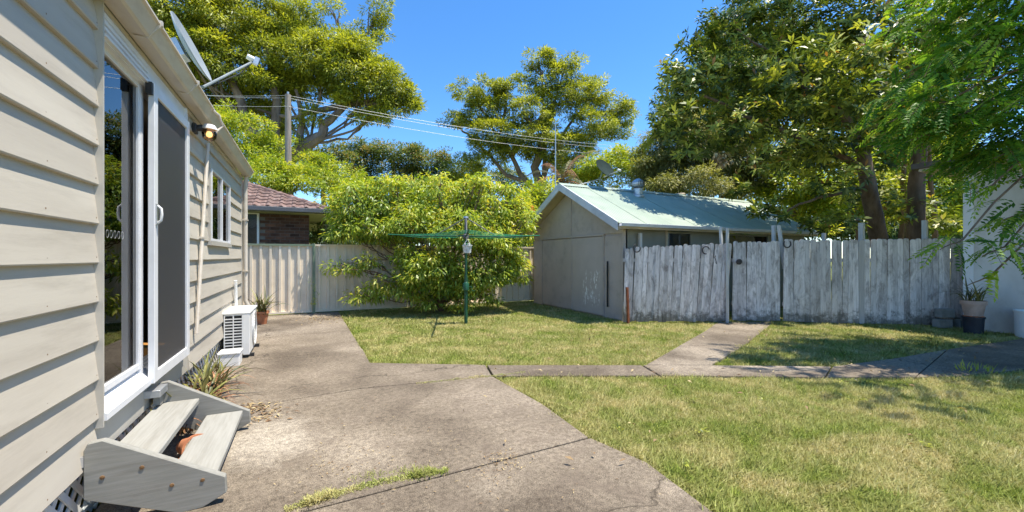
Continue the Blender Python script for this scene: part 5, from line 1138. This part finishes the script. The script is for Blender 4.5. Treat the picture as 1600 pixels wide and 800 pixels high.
# ---- feathery tree at the right
fb = Vector(W(9.6, 5.0, 0)); fern = thing('feathery_tree', 'feathery bright green tree hanging in from the right edge', 'tree', tuple(fb))
FBL = [(1560, 60, 80, 60, 5.6, 1.0), (1480, 110, 60, 40, 5.6, .8), (1430, 150, 48, 22, 5.5, .6), (1500, 180, 70, 40, 5.4, .8), (1590, 150, 60, 60, 5.4, 1.0), (1585, 235, 50, 40, 5.3, .8, .7), (1550, 290, 34, 22, 5.2, .6, .45), (1505, 375, 34, 16, 5.1, .4, .45), (1570, 385, 44, 24, 5.1, .5, .45), (1600, 330, 36, 40, 5.2, .7, .5), (1548, 430, 16, 20, 5.0, .3, .35), (1590, 210, 40, 50, 5.5, .8), (1540, 230, 40, 40, 5.6, .7, .8), (1600, 20, 50, 50, 5.8, 1.0), (1450, 210, 35, 20, 5.5, .5, .7), (1420, 180, 30, 14, 5.4, .4, .7), (1540, -20, 90, 50, 5.6, 1.2),
       (1700, 50, 110, 120, 5.6, 1.2, .8), (1700, 230, 90, 80, 5.4, 1.0, .6), (1850, 120, 120, 130, 5.8, 1.2, .7), (1650, -130, 130, 90, 5.6, 1.5, .7), (1480, -140, 90, 60, 5.2, 1.2, .5), (1850, -60, 120, 90, 5.6, 1.4, .6), (2050, 60, 140, 140, 6, 1.4, .5), (1950, 260, 100, 80, 5.7, 1.0, .5), (1900, -200, 150, 90, 4.4, 1.2, .28), (1700, -250, 150, 80, 4.2, 1.2, .2)]
c, d = blob_clusters(FBL, 120, .35); n = len(c)
hor = unit(np.array([[-cA-.2, sA, 0]])+sph(n)*1.5); hor[:, 2] = RNG.normal(-.25, .35, n); hor = unit(hor)
side = unit(np.cross(hor, np.array([0, 0, 1.]))+sph(n)*.7); upv = np.cross(side, hor)
npair = 10; qs, rs = [], []; cr = RNG.random(n); FL = .34*(.7+.6*RNG.random(n))
for j in range(npair*2+1):
    t = (j//2+1.0)/(npair+.5); s = (1 if j % 2 else -1) if j < npair*2 else 0
    b = c+hor*(FL*t)[:, None]-np.array([0, 0, 1.])*(FL*.35*t*t)[:, None]
    dl = unit(side*s*1.0+hor*(.45 if s else 1)-np.array([0, 0, .25])+sph(n)*.12)
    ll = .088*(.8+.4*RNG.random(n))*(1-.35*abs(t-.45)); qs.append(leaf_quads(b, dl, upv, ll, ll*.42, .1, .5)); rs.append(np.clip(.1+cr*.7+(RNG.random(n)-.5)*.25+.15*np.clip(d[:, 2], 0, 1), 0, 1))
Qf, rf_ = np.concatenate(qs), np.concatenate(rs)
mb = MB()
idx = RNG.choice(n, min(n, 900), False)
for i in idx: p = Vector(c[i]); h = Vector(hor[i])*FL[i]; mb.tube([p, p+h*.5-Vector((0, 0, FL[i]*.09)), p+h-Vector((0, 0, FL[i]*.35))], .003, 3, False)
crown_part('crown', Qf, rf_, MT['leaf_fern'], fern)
o = mb.build('stalks', MT['bark'], fern); o['kind'] = 'stuff'
mb = MB(); limb(mb, [fb, fb+Vector((0, .1, 1.6)), P_(1900, 60, 5.7), P_(1880, -200, 5.6)], .2, .12, 10, .06)
for b in FBL[:18]:
    t = P_(b[0], b[1], b[4]); limb(mb, [P_(1890, 50, 5.7), P_((b[0]+1890)/2, (b[1]+50)/2-30, 5.6), t, t+Vector((-.35, .1, -.12))], .022, .005, 6, .1)
mb.build('trunk', MT['bark'], fern, smooth=True)
# ---- broad leaved weeds and fallen leaves on the lawn
bw_q, bw_r = [], []
for k in range(45):
    yc = random.uniform(2.6, 8.2); xc = random.uniform(.25, 1.1)*yc; c0_ = W(xc, yc, .012)
    if not in_poly(np.array([c0_.x]), np.array([c0_.y]), [(p.x, p.y) for p in lawnC])[0]: continue
    m_ = random.randint(6, 14); cc_ = np.tile(np.array(c0_), (m_, 1))+RNG.normal(0, .02, (m_, 3))*np.array([1, 1, .2]); dd_ = sph(m_); dd_[:, 2] = np.abs(dd_[:, 2])*.5
    bw_q.append(leaf_quads(cc_, dd_, np.tile([0, 0, 1.], (m_, 1)), RNG.uniform(.02, .045, m_), RNG.uniform(.01, .02, m_), .15)); bw_r.append(RNG.random(m_)*.8)
stuff('lawn_weeds', np.concatenate(bw_q), np.concatenate(bw_r), MT['leaf_gum'], 'broad leaved weeds dotted through the near lawn', 'weeds')
lv = []
for k in range(160):
    yc = random.uniform(2.6, 8.5); xc = random.uniform(-.1, 1.15)*yc; lv.append(np.array(W(xc, yc, .03+random.random()*.015)))
lv = np.array(lv); dl_ = sph(len(lv)); dl_[:, 2] *= .3
stuff('fallen_leaves', leaf_quads(lv, dl_, np.tile([0, 0, 1.], (len(lv), 1))+sph(len(lv))*.5, RNG.uniform(.03, .07, len(lv)), RNG.uniform(.012, .025, len(lv)), .3), RNG.random(len(lv)), MT['litter'], 'fallen brown leaves lying here and there on the lawn', 'fallen leaves')
# ---- tuft of weeds on the path edge
tf = thing('grass_tuft', 'bright grass tuft spilling over the path edge near the garage', 'plant', tuple(G(1525, 582)))
c, d = blob_clusters([(1510, 578, 28, 5, 4.85, .12), (1540, 580, 18, 4, 4.8, .1)], 60); c[:, 2] = .01; Q, r = cluster_leaves(c, d, 12, .07, .09, .008, -.8, .6); crown_part('blades', Q, r*.6+.4, MT['leaf_light'], tf)

# ================================================================== utility pole and wires
ub = Vector(P_(451, 420, 18)); ub.z = 0; ut = Vector(P_(450, 148, 18))
up = thing('utility_pole', 'grey timber utility pole standing in front of the huge gum', 'pole', tuple(ub))
MB().tube([ub, ut], [.16, .12], 12).build('pole', MT['pole'], up, smooth=True)
MB().tube([ut+Vector((0, 0, -.05)), ut+Vector((0, 0, .12))], .045, 8).build('insulator', MT['galv'], up)
def wire(a, b_, sag, label, r=.012):
    a, b_ = Vector(a), Vector(b_); pts = [a.lerp(b_, t/20)-Vector((0, 0, sag*4*(t/20)*(1-t/20))) for t in range(21)]
    MB().tube(pts, r, 5).top('power_line', MT['wire'], label, 'power line', org=a, group='overhead power lines')
T = [P_(450, 149, 18), P_(450, 153, 18.05), P_(450, 166, 17.9)]
for k, (a, b_, lab) in enumerate(((T[0], P_(150, 135, 15), 'topmost power line running left from the utility pole'), (T[1], P_(150, 130, 14.5), 'middle power line running left from the utility pole'), (T[2], P_(150, 147, 14), 'lowest power line running left from the utility pole'))): wire(a, b_, .15, lab, .006)
for k, (a, b_, lab) in enumerate(((T[0], P_(1010, 231, 27), 'topmost power line crossing the sky right of the utility pole'), (T[1], P_(1010, 236, 27), 'second power line crossing the sky right of the utility pole'), (T[2], P_(1010, 246, 26.5), 'lowest power line crossing the sky right of the utility pole'))): wire(a, b_, .35, lab, .008)
